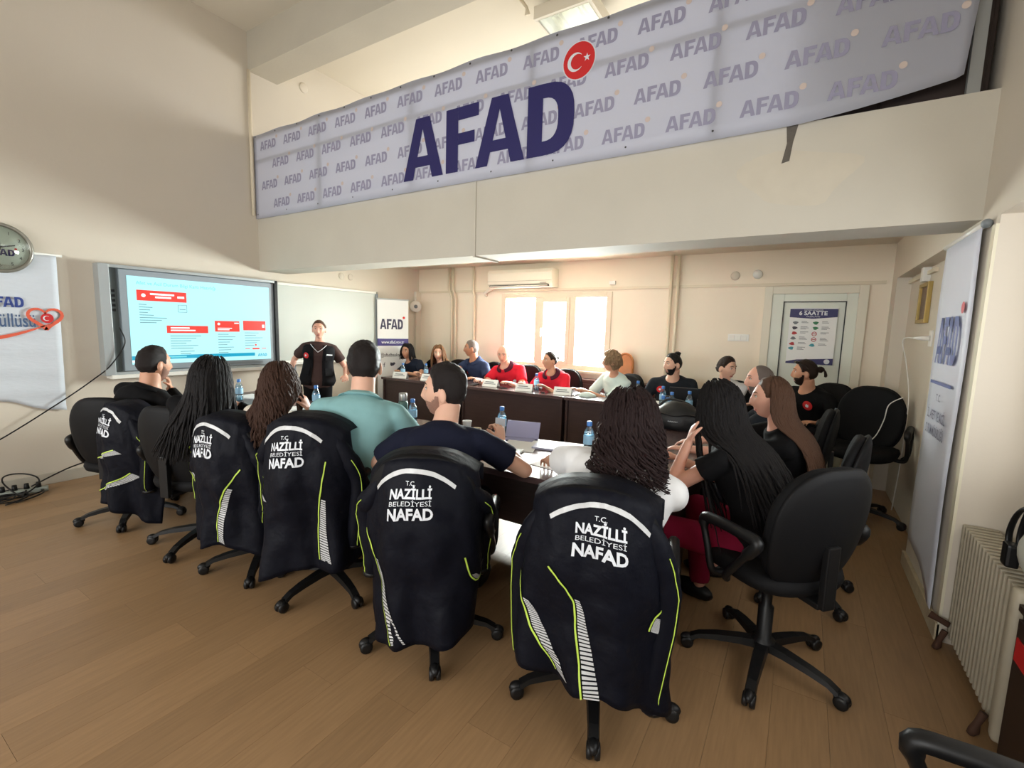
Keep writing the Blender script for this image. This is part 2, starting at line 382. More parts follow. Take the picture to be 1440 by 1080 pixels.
# poster on the door
ps = empty('poster', (-.15, YB-.034, 1.19)); PW_, PH_ = .43, .60
box('sheet', 0, PW_, -.003, 0, 0, PH_, PAPER, ps)
pr = Print(ps, (0, -.003, 0), (1, 0, 0), (0, 0, 1), (0, -1, 0))
PNAVY = mat('poster_navy', (43, 40, 96), .5)
pr.put('title_block', [(np.array([(.0, .50), (.215, .485), (.43, .505), (.43, .59), (0, .59)]), [(0, 1, 2, 3, 4)])], PNAVY, .001)
t6 = text2d('6 SAATTE', .03); t6w = t6[0][:, 0].max()
pr.put('title_lettering', [scale2d(t6, .255/t6w, .085, .525, .042)], PRINTW, .002)
a_ = text2d('DEPREM ÇANTANIZI', .01)
pr.put('title_lettering', [scale2d(a_, .17/a_[0][:, 0].max(), .13, .572, .010)], PRINTW, .002)
a_ = text2d('HAZIRLAYIN', .01); pr.put('title_lettering', [scale2d(a_, .12/a_[0][:, 0].max(), .155, .502, .011)], PRINTW, .002)
ICON = [mat('icon_'+n, c, .6) for n, c in (('grey', (120, 124, 128)), ('green', (58, 128, 84)), ('red', (178, 52, 56)), ('teal', (70, 156, 168)), ('dark', (70, 66, 76)))]
ic = [(.06, .44, 0), (.055, .385, 4), (.055, .33, 2), (.05, .275, 0), (.045, .215, 2), (.04, .165, 3), (.245, .44, 1), (.245, .385, 1), (.24, .325, 2), (.24, .265, 2), (.23, .205, 3)]
for k, (x, y, c) in enumerate(ic):
    if c == 2 and x > .1: g = [(np.array([(x+r*math.cos(q), y+r*math.sin(q)) for q in np.linspace(0, 2*math.pi, 16, endpoint=False) for r in (.024, .017)]), [(2*j, (2*j+2) % 32, (2*j+3) % 32, 2*j+1) for j in range(16)]), rect2d(x-.015, y-.004, x+.015, y+.004)]
    else: g = [(np.array([(x+.024*math.cos(q)*(1+.3*math.sin(3*q+k)), y+.017*math.sin(q)) for q in np.linspace(0, 2*math.pi, 12, endpoint=False)]), [tuple(range(12))])]
    pr.put('icon', g, ICON[c], .0015)
    pr.put('caption_lines', [rect2d(x+.055, y+.012-.012*j, x+.055+.05+.012*((k+j) % 3), y+.017-.012*j) for j in range(2+k % 2)], ICON[0], .0015)
pr.put('footer_band', [(np.array([(0, .02), (.1, .045), (.43, .07), (.43, 0), (0, 0)]), [(0, 4, 3, 2, 1)])], PNAVY, .001); pr.put('emblem', [disc2d(.375, .035, .026)], PRINTW, .002)
tag(ps, 'white poster headed 6 SAATTE with small icons on the door', 'poster')
# heating pipes, conduits, junction covers, switches on the back wall
def pipe(name, P, r, label): return tag(mk(name, *tubeg(P, r, 10), PIPE, None, True), label, 'pipe')
yp = YB-.06
pipe('heating_pipe', [(-4.92, yp, ZLOW), (-4.92, yp, 2.08), (-4.86, yp, 1.95), (-4.86, yp, .1)], .018, 'cream heating pipe with a bend, left of the pair near the corner')
pipe('heating_pipe', [(-4.84, yp, ZLOW), (-4.84, yp, 2.08), (-4.78, yp, 1.95), (-4.78, yp, .1)], .018, 'cream heating pipe with a bend, right of the pair near the corner')
pipe('heating_pipe', [(-4.43, yp, ZLOW), (-4.43, yp, 2.02), (-4.41, yp, 1.98), (-4.41, yp, .1)], .02, 'thick cream heating pipe standing alone left of the air conditioner')
pipe('heating_pipe', [(-1.43, yp, ZLOW), (-1.43, yp, .1)], .02, 'cream heating pipe right of the window, left of two')
pipe('heating_pipe', [(-1.35, yp, ZLOW), (-1.35, yp, .1)], .02, 'cream heating pipe right of the window, right of two')
struct(box('trim_7', XL, .65, YB-.03, YB, 2.03, 2.06, PIPE))
struct(box('trim_8', XL+.0, XL+.05, YB-.12, YB, 0, 2.05, PAINT))
struct(box('trim_9', XRF-.025, XRF, 4.7, 5.72, 2.0, 2.03, PIPE))
def knob(name, loc, ax, r, t, label, m=PVC):
    V, F = lathe([(r*.3, 0), (r, 0), (r, t*.5), (r*.8, t), (.001, t)], 18)
    R = Vector(ax).to_track_quat('Z', 'Y').to_matrix(); e = mk(name, [R @ Vector(v) for v in V], F, m, None, True); e.location = loc
    return tag(e, label, 'cover')
knob('junction_cover', (XL, 4.42, 2.155), (1, 0, 0), .045, .012, 'round junction cover above the whiteboard, nearer the screen', PAINT)
knob('junction_cover', (XL, 4.58, 2.155), (1, 0, 0), .045, .012, 'round junction cover above the whiteboard, nearer the corner', PAINT)
knob('junction_cover', (-.73, YB, 2.155), (0, -1, 0), .05, .014, 'round junction cover on the back wall left of the smoke detector', PAINT)
knob('smoke_detector', (-.50, YB, 2.163), (0, -1, 0), .05, .035, 'white round smoke detector high on the back wall')
knob('junction_cover', (XL, 3.9, 4.42), (1, 0, 0), .06, .012, 'round cover high on the peach wall above the banner', PAINT)
sw = empty('switch_plate', (-.645, YB, 1.45)); box('plate', -.11, .11, -.012, 0, -.04, .04, PVC, sw, .003)
for k in range(3): box('switch_rocker', -.095+k*.065, -.04+k*.065, -.02, -.012, -.03, .03, WHITE, sw, .003)
tag(sw, 'white triple switch and socket plate beside the door', 'switch')
sn = box('motion_sensor', -.04, .04, -.04, 0, -.03, .02, PVC, None, .006); sn.location = (-2.19, YB, 2.12); tag(sn, 'small white box sensor above the right end of the window', 'sensor')
# air conditioner
ac = empty('air_conditioner', (-3.52, YB, 2.07))
ACM = mat('air_conditioner_plastic', (236, 230, 214), .4)
Vp = [(0, 0), (-.17, 0), (-.21, .05), (-.22, .2), (-.19, .25), (0, .25)]
def extr(name, x0, x1, prof, m, p): 
    n = len(prof); V = [(x0, y, z) for y, z in prof]+[(x1, y, z) for y, z in prof]
    return mk(name, V, [tuple(range(n)), tuple(range(2*n-1, n-1, -1))]+[(i, n+i, n+(i+1) % n, (i+1) % n) for i in range(n)], m, p)
extr('body', -.53, .53, Vp, ACM, ac)
box('air_outlet', -.5, .48, -.212, -.16, .008, .035, mat('outlet_dark', (62, 56, 50), .6), ac)
box('louvre', -.49, .47, -.218, -.2, .014, .024, ACM, ac, .003)
box('seam', -.53, .53, -.2215, -.215, .085, .089, mat('seam_grey', (170, 164, 150), .6), ac)
box('indicator', .35, .45, -.221, -.21, .05, .06, mat('seam_grey', (170, 164, 150), .6), ac)
mk('refrigerant_pipe', *tubeg(spline([(-.5, -.05, .03), (-.62, -.05, -.02), (-.69, -.04, -.06), (-.70, .0, -.10)], 5), .025, 8), ACM, ac, True)
tag(ac, 'cream split air conditioner mounted above the window', 'air conditioner')
# small round wall speaker in the corner
sp = empty('wall_speaker', (XL+.05, 5.86, 1.80))
V, F = lathe([(.05, 0), (.09, .01), (.095, .04), (.08, .06), (.05, .055), (.001, .07)], 20); R = Vector((.75, -.65, 0)).to_track_quat('Z', 'Y').to_matrix()
mk('housing', [R @ Vector(v) for v in V], F, PVC, sp, True); V, F = lathe([(.03, .06), (.03, .075), (.001, .078)], 14); mk('cone', [R @ Vector(v) for v in V], F, GREYP, sp, True)
mk('cable', *tubeg(spline([(0, 0, .05), (-.02, .03, .15), (-.03, .1, .17)], 5), .004, 5), PVC, sp); tag(sp, 'small round white speaker in the wall corner above the roll-up banner', 'speaker')
# picture frame and wall socket in the right recess
pf = empty('picture_frame', (XRF, 4.98, 1.78))
GOLD = mat('gilt_frame', (176, 150, 84), .4, metal=.3)
box('frame', -.03, 0, -.17, -.14, -.16, .16, GOLD, pf, .004); box('frame', -.03, 0, .14, .17, -.16, .16, GOLD, pf, .004); box('frame', -.03, 0, -.14, .14, .13, .16, GOLD, pf, .004); box('frame', -.03, 0, -.14, .14, -.16, -.13, GOLD, pf, .004)
box('portrait_print', -.012, 0, -.14, .14, -.13, .13, mat('dark_portrait', (104, 84, 72), .5, var=.5, scale=9), pf)
box('bracket', -.05, 0, -.045, .045, .17, .33, PVC, pf, .004); tag(pf, 'gilt-framed dark picture hanging in the right-hand recess', 'picture')
sk = empty('wall_socket', (XRF, 4.62, 1.50)); box('plate', -.012, 0, -.04, .04, -.06, .06, PVC, sk, .003); mk('plug', *tubeg([(-.01, 0, 0), (-.05, .01, 0), (-.10, .03, 0)], [.02, .018, .008], 10), PVC, sk, True)
mk('cord', *tubeg(spline([(-.1, .03, 0), (-.15, .12, -.02), (-.1, .2, -.2), (-.05, .24, -.5), (-.04, .3, -1.0), (-.05, .35, -1.46)], 6), .004, 5), PVC, sk, True); tag(sk, 'white socket with plug and thin hanging cord beside the hanging banner', 'socket')
# gallery lamp
lm_ = empty('ceiling_lamp', (-2.22, 4.60, 4.50)); LM = mat('lamp_housing', (214, 206, 190), .5)
for a in ((-.3, .3, -.31, -.27, 0, .12), (-.3, .3, .27, .31, 0, .12), (-.3, -.26, -.27, .27, 0, .12), (.26, .3, -.27, .27, 0, .12)): box('rim', *a, LM, lm_, .004)
box('reflector', -.27, .27, -.28, .28, .08, .12, mat('reflector', (206, 204, 190), .12, metal=.9), lm_)
for xx in (-.12, .12): mk('tube', *tubeg([(xx, -.25, .045), (xx, .25, .045)], .013, 10), PVC, lm_, True)
box('lamp_holder', -.16, -.08, -.26, -.2, .03, .08, PVC, lm_, .005)
for xx in (-.25, .25): mk('suspension_rod', *tubeg([(xx, 0, .12), (xx, 0, .22)], .01, 6), LM, lm_)
box('diffuser', -.27, .27, -.28, .28, .0, .006, see_through('lamp_diffuser', (236, 238, 226), .10, .2), lm_)
tag(lm_, 'square pendant ceiling lamp with clear cover above the banner', 'lamp')
rod = mk('sprinkler_pipe', *tubeg([(-2.62, 3.9, 4.68), (-2.62, 4.32, 4.66), (-2.62, 4.34, 4.60)], [.015, .015, .03], 8), PIPE, None, True); tag(rod, 'thin ceiling conduit ending in a small fitting beside the ceiling lamp', 'conduit')
# railing of the gallery, behind the banner
rl = empty('gallery_railing', (0, 3.272, 2.70)); RM = mat('railing_metal', (150, 152, 150), .5, metal=.3)
for xx in (-5.58, -4.40, -3.1, -1.89, -.6, .6): box('post', xx-.025, xx+.025, -.02, .02, 0, .88, RM, rl)
box('rail', -5.6, .68, -.02, .02, .86, .9, RM, rl); box('rail', -5.6, .68, -.015, .015, .60, .64, RM, rl)
tag(rl, 'grey metal railing of the gallery behind the printed banner', 'railing')
# ------------------------------------------------------------------ big printed banner on the gallery front
bn = empty('banner', (0, 3.215, 2.70))
BNM = cloth_translucent('banner_fabric', (212, 214, 224), .5)
nx, nz = 80, 10; V = []; F = []
BX0, BX1 = -5.585, .60
def ban(u, w):
    x = BX0+(BX1-BX0)*u; z = -.02+.925*w
    if u > .87 and w < .6: z += .10*((u-.87)/.13)**1.5*(1-w/.6)
    z += -.012*math.sin(u*58)*(w > .9)*.5
    x -= .05*(u > .995)*(1-w)
    return Vector((x, .004*math.sin(u*40+w*3)*w+.005*math.sin(u*11), z))
for i in range(nx+1):
    for j in range(nz+1): V.append(ban(i/nx, j/nz))
for i in range(nx):
    for j in range(nz): F.append((i*(nz+1)+j, (i+1)*(nz+1)+j, (i+1)*(nz+1)+j+1, i*(nz+1)+j+1))
o = mk('fabric', V, F, BNM, bn, True)
sd = o.modifiers.new('thickness', 'SOLIDIFY'); sd.thickness = .002; sd.offset = 1
def onban(g, off):
    V, F = g; out = []
    for x, z in V:
        u = (x-BX0)/(BX1-BX0); w = (z+.02)/.925
        p = ban(u, w); out.append((x, p.y-off, z))
    return out, F
SM = mat('faint_logo_print', (150, 148, 172), .55); SO = mat('faint_dot_print', (206, 190, 182), .55)
mbp = MB(); dots = MB()
hgt = .092
for r in range(4):
    for c in range(15):
        x = -5.66+c*.435+(.215 if r % 2 else 0); z = .075+r*.215
        V, F = scale2d(AF, hgt, x, z)
        if V[:, 0].min() < BX0+.02 or V[:, 0].max() > BX1-.03: continue
        if V[:, 1].min() < .13 and x > .2: z += .06
        V, F = scale2d(AF, hgt, x, z)
        if -3.35 < x+.15 < -1.45 and .02 < z+.04 < .60: 
            pass
        mbp.add(*onban((V, F), .006)); dots.add(*onban(disc2d(x+.315, z+.105, .018, 10), .006))
mbp.build('logo_pattern', SM, bn)['kind'] = 'stuff'; dots.build('logo_dots', SO, bn)['kind'] = 'stuff'
V, F = scale2d(AF, .505, -3.19, .075); V[:, 0] = -3.19+(V[:, 0]+3.19)*(1.665/(V[:, 0].max()+3.19))
b = MB(); b.add(*onban((V, F), .010)); b.build('large_wordmark', LOGOB, bn)
b = MB(); b.add(*onban(disc2d(-1.505, .668, .128, 36), .009)); b.build('disc_border', PRINTW, bn)
b = MB(); b.add(*onban(disc2d(-1.505, .668, .12, 36), .011)); b.build('red_disc', REDL, bn)
b = MB(); b.add(*onban(crescent2d(-1.530, .662, .062), .013)); b.add(*onban(star2d(-1.443, .674, .028, .3), .013)); b.build('crescent_and_star', PRINTW, bn)
b = MB()
for k in range(17): b.add(*onban(disc2d(BX0+.05+k*.385, .885, .009, 8), .008))
for k in range(10): b.add(*onban(disc2d(BX0+.05+k*.55, .03, .007, 8), .008))
b.build('eyelets', mat('eyelet_dark', (60, 60, 62), .5), bn)
tag(bn, 'long pale banner with large AFAD wordmark and red crescent disc on the gallery', 'banner')
# ------------------------------------------------------------------ left wall: clock, fabric poster, boards
def wallx(name, loc):  # things on the left wall: local x -> +y along the wall
    e = empty(name, loc); return e
ck = empty('wall_clock', (XL, 1.09, 2.03))
Rk = Vector((1, 0, 0)).to_track_quat('Z', 'Y').to_matrix()
def lx(V): return [(v[2], v[0], v[1]) for v in V]       # x->y, y->z, z->x
V, F = lathe([(.19, 0), (.20, .01), (.20, .045), (.185, .055), (.172, .045), (.172, .03)], 40); mk('rim', lx(V), F, mat('clock_rim', (150, 148, 138), .3, metal=.6), ck, True)
V, F = lathe([(.001, .03), (.172, .03), (.172, .034), (.001, .034)], 40); mk('dial', lx(V), F, mat('clock_dial', (208, 216, 206), .5), ck)
pk = Print(ck, (0.034, 0, 0), (0, 1, 0), (0, 0, 1), (1, 0, 0))
INK = mat('black_ink', (36, 36, 40), .6)
pk.put('numerals', [scale2d(text2d(str(n)), .026, .14*math.sin(n*math.pi/6)-.012*len(str(n)), .14*math.cos(n*math.pi/6)-.013) for n in range(1, 13)], INK, .002)
pk.put('wordmark', [scale2d(AF, .052, -.085, -.06)], LOGOB, .002); pk.put('red_dot', [disc2d(.093, .0, .009)], REDL, .002)
pk.put('hands', [(np.array([(-.006, -.02), (.006, -.02), (.004, .12), (-.004, .12)]), [(0, 1, 2, 3)]), (np.array([(-.02, -.006), (.09, .025), (.09, .032), (-.02, .008)]), [(0, 1, 2, 3)])], INK, .006)
V, F = lathe([(.001, .048), (.174, .047), (.174, .049), (.001, .051)], 40); mk('glass', lx(V), F, see_through('clock_glass', (250, 252, 250), .04), ck, True)
tag(ck, 'round silver-rimmed wall clock with AFAD dial above the fabric poster', 'clock')
fp = empty('fabric_poster', (XL, .75, 1.45)); FPM = mat('poster_fabric', (208, 214, 222), .6, var=.03, scale=14, bump=.25, bscale=14, aniso=(1, 1, 3))
V = []; F = []; n1, n2 = 40, 40
def fpz(u): return -.61-.20*max(0, (u-.62))/.38 + (.0 if u < .55 else -.012*math.sin(u*30)) - (.08*max(0, .3-u))
for i in range(n1+1):
    u = i/n1
    for j in range(n2+1):
        v = j/n2; z = .56+(fpz(u)-.56)*v; y = -1.0+1.68*u-.02*v*(u > .9)
        V.append((.020+.006*math.sin(z*34+u*4)*(v**2)+.004*math.sin(u*20), y, z))
for i in range(n1):
    for j in range(n2): a = i*(n2+1)+j; F.append((a, a+1, a+n2+2, a+n2+1))
o = mk('fabric', V, F, FPM, fp, True); sd = o.modifiers.new('thickness', 'SOLIDIFY'); sd.thickness = .003; sd.offset = -1
mk('hanging_rod', *tubeg([(.012, -1.05, .565), (.012, .72, .565)], .011, 8), PVC, fp, True)
pf2 = Print(fp, (.031, 0, 0), (0, 1, 0), (0, 0, 1), (1, 0, 0))
BLUE = mat('poster_blue', (44, 66, 140), .5); TEALI = mat('poster_ink_blue', (66, 92, 130), .5); ORNG = mat('poster_orange', (224, 96, 68), .5)
pf2.put('wordmark', [scale2d(AF, .235/3.25, .215, .105, .085)], BLUE, 0)
t = text2d('gönüllüsü', .012); tw = t[0][:, 0].max()
pf2.put('script_word', [scale2d(t, .36/tw, .15, -.055, .115)], TEALI, 0)
def ribbon2d(P, w): 
    P = [np.array(p) for p in P]; V = []; 
    for k, p in enumerate(P):
        d = P[min(k+1, len(P)-1)]-P[max(k-1, 0)]; d = d/np.linalg.norm(d); nn = np.array([-d[1], d[0]]); ww = w[k] if isinstance(w, list) else w; V += [p+nn*ww/2, p-nn*ww/2]
    return np.array(V), [(2*k, 2*k+1, 2*k+3, 2*k+2) for k in range(len(P)-1)]
ht = [(.575+.0068*16*math.sin(a)**3, .025+.0062*(13*math.cos(a)-5*math.cos(2*a)-2*math.cos(3*a)-math.cos(4*a))) for a in np.linspace(0, 2*math.pi, 40)]
pf2.put('heart_outline', [ribbon2d(ht, [.012+.016*abs(math.sin(k/39*math.pi)) for k in range(40)])], ORNG, .001)
pf2.put('heart_disc', [disc2d(.585, .02, .042)], REDL, .001); pf2.put('crescent', [crescent2d(.58, .02, .022)], PRINTW, .002)
sw_ = [(.62-1.05*t, -.02-.14*math.sin(math.pi*min(1, t*1.1))*1.0) for t in np.linspace(0, 1, 20)]
pf2.put('swoosh', [ribbon2d(sw_, [.004+.03*math.sin(math.pi*k/19) for k in range(20)])], ORNG, .001)
tag(fp, 'white fabric poster with AFAD wordmark and orange heart on the left wall', 'poster')
# interactive board
def lbox(n, y0, y1, z0, z1, x0, x1, m, p, bb=.003): return box(n, x0, x1, y0-p.location.y, y1-p.location.y, z0-p.location.z, z1-p.location.z, m, p, bb)
sb = empty('interactive_board', (XL, 2.55, .95))
SBF = mat('board_frame_grey', (176, 182, 184), .4, metal=.4); BEZ = mat('board_bezel', (150, 160, 168), .4)
lbox('back_panel', 1.74, 3.36, .955, 1.965, 0, .05, GREYP, sb)
lbox('frame_rail', 1.70, 3.38, 1.955, 1.985, 0, .11, SBF, sb); lbox('frame_rail', 1.70, 3.38, .945, .975, 0, .11, SBF, sb)
lbox('frame_stile', 1.68, 1.76, .945, 1.985, 0, .12, SBF, sb); lbox('frame_stile', 3.36, 3.40, .945, 1.985, 0, .11, BLACKP, sb)
lbox('side_gap', 1.77, 1.83, .975, 1.955, .05, .055, mat('slot_dark', (96, 104, 104), .6), sb)
for k in range(5): lbox('port', 1.785, 1.81, 1.55+k*.045, 1.575+k*.045, .055, .062, BLACKP, sb, 0)
bz = lbox('bezel', 1.84, 3.36, .98, 1.95, .05, .085, BEZ, sb)
lbox('speaker_grille', 2.75, 3.2, .995, 1.02, .085, .088, GREYP, sb)
lbox('pen_tray', 1.72, 3.40, .915, .95, 0, .14, WHITE, sb)
SY0, SY1, SZ0, SZ1 = 1.90, 3.30, 1.04, 1.895
EMW = mat('screen_cyan_white', (176, 242, 248), .4, emit=.95); EMB = mat('screen_blue_band', (16, 156, 190), .4, emit=.9); EMR = mat('screen_red', (232, 56, 44), .4, emit=.9); EMT = mat('screen_text_grey', (110, 160, 170), .4, emit=.7); EMP = mat('screen_white', (250, 252, 252), .4, emit=1.1); EMC = mat('screen_title_cyan', (120, 216, 224), .4, emit=.9)
lbox('screen', SY0, SY1, SZ0, SZ1, .085, .088, EMW, sb, 0)
sc = Print(sb, (.088, SY0-2.55, SZ0-.95), (0, 1, 0), (0, 0, 1), (1, 0, 0))
W_, H_ = SY1-SY0, SZ1-SZ0
def R_(x0, y0, x1, y1): return rect2d(x0*W_, (1-y1)*H_, x1*W_, (1-y0)*H_)
sc.put('blue_footer', [R_(0, .905, .86, .95)], EMB, .001); sc.put('footer_line', [R_(0, .955, .2, .975)], EMP, .001)
sc.put('footer_caption', [R_(.03, .92, .34, .935)], EMC, .0015)
sc.put('slide_wordmark', [scale2d(AF, .034, .885*W_, .035)], EMB, .001)
t = text2d('Afet ve Acil Durum Bilgi Kartı Hazırlığı', .01); sc.put('slide_title', [scale2d(t, .52*W_/t[0][:, 0].max(), .05*W_, .91*H_, .035)], EMC, .001)
for (x0, y0, x1, y1) in ((.05, .15, .36, .27), (.22, .55, .50, .64), (.55, .48, .74, .62), (.77, .47, .96, .60)):
    sc.put('red_header', [R_(x0, y0, x1, y1)], EMR, .001)
def lines(x0, x1, y0, n, dy, k=0): return [R_(x0, y0+j*dy, x0+(x1-x0)*(.45+.5*((j*37+k*13) % 10)/10), y0+j*dy+.008) for j in range(n)]
sc.put('header_caption', [R_(.13, .18, .28, .20), R_(.16, .215, .26, .235), R_(.30, .20, .345, .225), R_(.245, .57, .37, .585), R_(.245, .60, .41, .615), R_(.57, .57, .68, .58), R_(.57, .59, .66, .60), R_(.70, .50, .735, .515), R_(.93, .52, .95, .56)], EMP, .0015)['kind'] = 'stuff'
sc.put('header_ring', [disc2d(.09*W_, (1-.21)*H_, .018, 14), disc2d(.58*W_, (1-.52)*H_, .014, 14)], EMP, .0015)
sc.put('body_lines', lines(.06, .16, .31, 5, .03)+lines(.06, .28, .46, 3, .028, 2)+lines(.24, .47, .67, 6, .03, 3)+lines(.57, .72, .65, 8, .034, 4)+lines(.78, .95, .63, 6, .034, 5)+lines(.3, .46, .86, 2, .03, 1), EMT, .001)['kind'] = 'stuff'
bx_ = [R_(.30, .30, .36, .305), R_(.30, .385, .36, .39), R_(.30, .30, .303, .39), R_(.357, .30, .36, .39), R_(.31, .35, .35, .358)]
sc.put('form_box', bx_, EMT, .001); sc.put('map_drawing', [R_(.78, .845, .82, .855), R_(.84, .84, .90, .862), R_(.92, .845, .96, .855), disc2d(.87*W_, (1-.80)*H_, .012, 10)], EMR, .001)
tag(sb, 'lit interactive board showing a cyan slide with red headers', 'screen')
cb = mk('board_cable', *tubeg(spline([(XL+.14, 1.80, 1.40), (XL+.15, 1.83, 1.25), (XL+.13, 1.72, 1.05), (XL+.08, 1.60, .92), (XL+.05, 1.35, .72), (XL+.05, .9, .42), (XL+.05, .5, .25)], 8), .006, 6), BLACKP, None, True); tag(cb, 'black cable drooping from the interactive board along the left wall', 'cable')
# whiteboard
wb = empty('whiteboard', (XL, 4.2, .98)); WBM = mat('whiteboard_enamel', (200, 205, 198), .38, spec=.35)
lbox('panel', 3.42, 5.0, .99, 1.955, .02, .06, WBM, wb)
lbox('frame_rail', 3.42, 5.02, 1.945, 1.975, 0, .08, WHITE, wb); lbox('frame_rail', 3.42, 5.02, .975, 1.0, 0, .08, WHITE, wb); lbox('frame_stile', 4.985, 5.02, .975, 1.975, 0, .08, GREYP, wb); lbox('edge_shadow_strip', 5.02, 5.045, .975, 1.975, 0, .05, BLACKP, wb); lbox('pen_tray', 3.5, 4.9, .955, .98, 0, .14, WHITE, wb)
for yy in (3.6, 4.7): lbox('support_leg', yy, yy+.05, 0, .96, .02, .06, GREYP, wb)
tag(wb, 'blank whiteboard with pale frame behind the standing presenter', 'whiteboard')
# roll-up banner
P0 = Vector((-5.52, 4.97, 0)); P1 = Vector((-5.30, 5.43, 0)); ex = (P1-P0); rw_ = ex.length; ex.normalize(); nr = Vector((ex.y, -ex.x, 0))
ru = empty('roll_up_banner', P0)
def rb(n, u0, u1, z0, z1, d0, d1, m):
    V, F = boxg(u0, u1, -d1, -d0, z0, z1); return mk(n, [ex*v[0]-nr*v[1]*1+Vector((0, 0, v[2])) for v in V], F, m, ru)
rb('sheet', .01, rw_-.01, .07, 1.87, .0, .003, PAPER); rb('top_bar', 0, rw_, 1.865, 1.885, -.008, .008, ALU); rb('base_cassette', -.01, rw_+.01, 0, .07, -.07, .07, ALU)
mk('support_pole', *tubeg([ex*rw_/2-nr*.04+Vector((0, 0, .05)), ex*rw_/2-nr*.03+Vector((0, 0, 1.87))], .01, 8), ALU, ru)
pu = Print(ru, nr*.003, ex, (0, 0, 1), nr)
PURP = mat('banner_purple', (74, 66, 128), .5)
DKB = mat('wordmark_slate', (62, 58, 84), .5)
V, F = scale2d(AF, .25, .055, 1.42, .155); V[:, 0] = .05+(V[:, 0]-.055)*(.36/.81); pu.put('wordmark', [(V, F)], DKB, .002); pu.put('red_dot', [disc2d(.425, 1.60, .02)], REDL, .002)
pu.put('purple_band', [rect2d(.01, 1.165, rw_-.01, 1.275)], PURP, .001); t = text2d('www.afad.gov.tr', .02); pu.put('web_address', [scale2d(t, .36/t[0][:, 0].max(), .07, 1.20, .05)], PRINTW, .002)
t = text2d('@afadbaskanlik', .005); pu.put('handle_text', [scale2d(t, .40/t[0][:, 0].max(), .05, 1.0, .055)], ICON[4], .002)
pu.put('bird_icon', [(np.array([(.22, .85), (.26, .86), (.29, .89), (.27, .91), (.24, .90), (.21, .91), (.205, .87)]), [tuple(range(7))])], ICON[4], .002)
t = text2d('f'); pu.put('letter_icon', [scale2d(t, .07, .10, .84)], ICON[4], .002)
tag(ru, 'white roll-up banner with AFAD wordmark and purple web address band in the corner', 'banner')
# hanging banner on the right column
hb = empty('hanging_banner', (XR-.02, 3.45, 0)); HBM = mat('hanging_banner_fabric', (222, 226, 240), .5)
V = []; F = []; n1, n2 = 8, 30
for i in range(n1+1):
    for j in range(n2+1):
        u = i/n1; v = j/n2; zb = .23-.03*u if u < .45 else .215-.165*(u-.45)/.55+.35*max(0, (u-.45))*max(0, .9-u)*1.2
        V.append((-.004*math.sin(v*9+u*2), .33-.66*u, 2.03+(zb-2.03)*v))
for i in range(n1):
    for j in range(n2): a = i*(n2+1)+j; F.append((a, a+n2+1, a+n2+2, a+1))
o = mk('fabric', V, F, HBM, hb, True); sd = o.modifiers.new('thickness', 'SOLIDIFY'); sd.thickness = .003
mk('top_rod', *tubeg([(0, .37, 2.04), (0, -.36, 2.04)], .014, 8), PVC, hb, True); mk('end_cap', *ellip((0, -.37, 2.04), (.022, .03, .022), 10, 6), GREYP, hb, True)
ph = Print(hb, (-.009, 0, 0), (0, -1, 0), (0, 0, 1), (-1, 0, 0)); LBL = mat('banner_soft_blue', (104, 118, 176), .5)
V, F = scale2d(AF, .26, -.24, 1.36); V[:, 0] = -.22+(V[:, 0]+.24)*(.42/.84); ph.put('wordmark', [(V, F)], LBL, .002); ph.put('red_dot', [disc2d(.22, 1.66, .03)], mat('pale_red', (222, 110, 120), .5), .002)
ph.put('rule', [rect2d(-.25, 1.24, .2, 1.258)], LBL, .002)
for s, z, h in (('T.C.', 1.15, .04), ('İL AFET VE ACİL', 1.04, .055), ('DURUM MÜDÜRLÜĞÜ', .95, .055)):
    t = text2d(s, .012); w = .1 if len(s) < 6 else .40; ph.put('lettering', [scale2d(t, w/t[0][:, 0].max(), -.02-w/2, z, h)], mat('banner_grey_ink', (120, 124, 150), .5), .002)
tag(hb, 'narrow white hanging banner with blue AFAD wordmark on the right column', 'banner')
# radiator
rd = empty('radiator', (XR, 2.3, 0)); RDM = mat('radiator_paint', (174, 165, 145), .5, var=.12, scale=20); RUST = mat('rust_brown', (74, 48, 34), .8)
box('panel', .03, .045, -.02, .66, .07, .60, RDM, rd); box('panel', .12, .135, -.02, .66, .07, .60, RDM, rd)
for k in range(17): box('fin', .02, .145, -.015+k*.041, .004+k*.041, .06, .625, RDM, rd, .004)
V, F = boxg(.0, .16, -.07, -.015, .05, .64, .02); mk('end_column', V, F, RDM, rd, True)
for yy in (.02, .6): mk('foot', *tubeg([(.0, yy, .10), (-.015, yy, .05), (-.02, yy, .02), (-.03, yy, .0)], [.014, .012, .018, .012], 8), RUST, rd, True)
mk('valve', *tubeg([(.02, .63, .12), (-.02, .65, .13), (-.05, .66, .14)], [.015, .015, .02], 8), RUST, rd, True)
tag(rd, 'old cream finned radiator with rusty feet along the right wall', 'radiator')
bg = empty('striped_bag', (XR+.09, 2.32, .645)); BGM = mat('bag_canvas', (200, 200, 190), .7, var=.15, scale=15)
V, F = ellip((0, -.04, .10), (.065, .17, .11), 20, 12); V = [(v[0]*(1+.1*math.sin(v[1]*30)), v[1], max(.0, v[2])) for v in V]; mk('body', V, F, BGM, bg, True)
for dx, h in ((-.05, .26), (-.02, .30), (.03, .28)): mk('strap', *tubeg(spline([(dx, .14, .02), (dx, .17, .12), (dx, .11, h*.85), (dx, .0, h), (dx, -.13, h*.75), (dx, -.16, .12)], 6), [.016]*31, 8, True, .5), BLACKP, bg, True)
mk('buckle', *boxg(-.07, -.03, .10, .16, 0, .09, .01), BLACKP, bg); tag(bg, 'pale canvas bag with black and white straps lying on the radiator', 'bag')
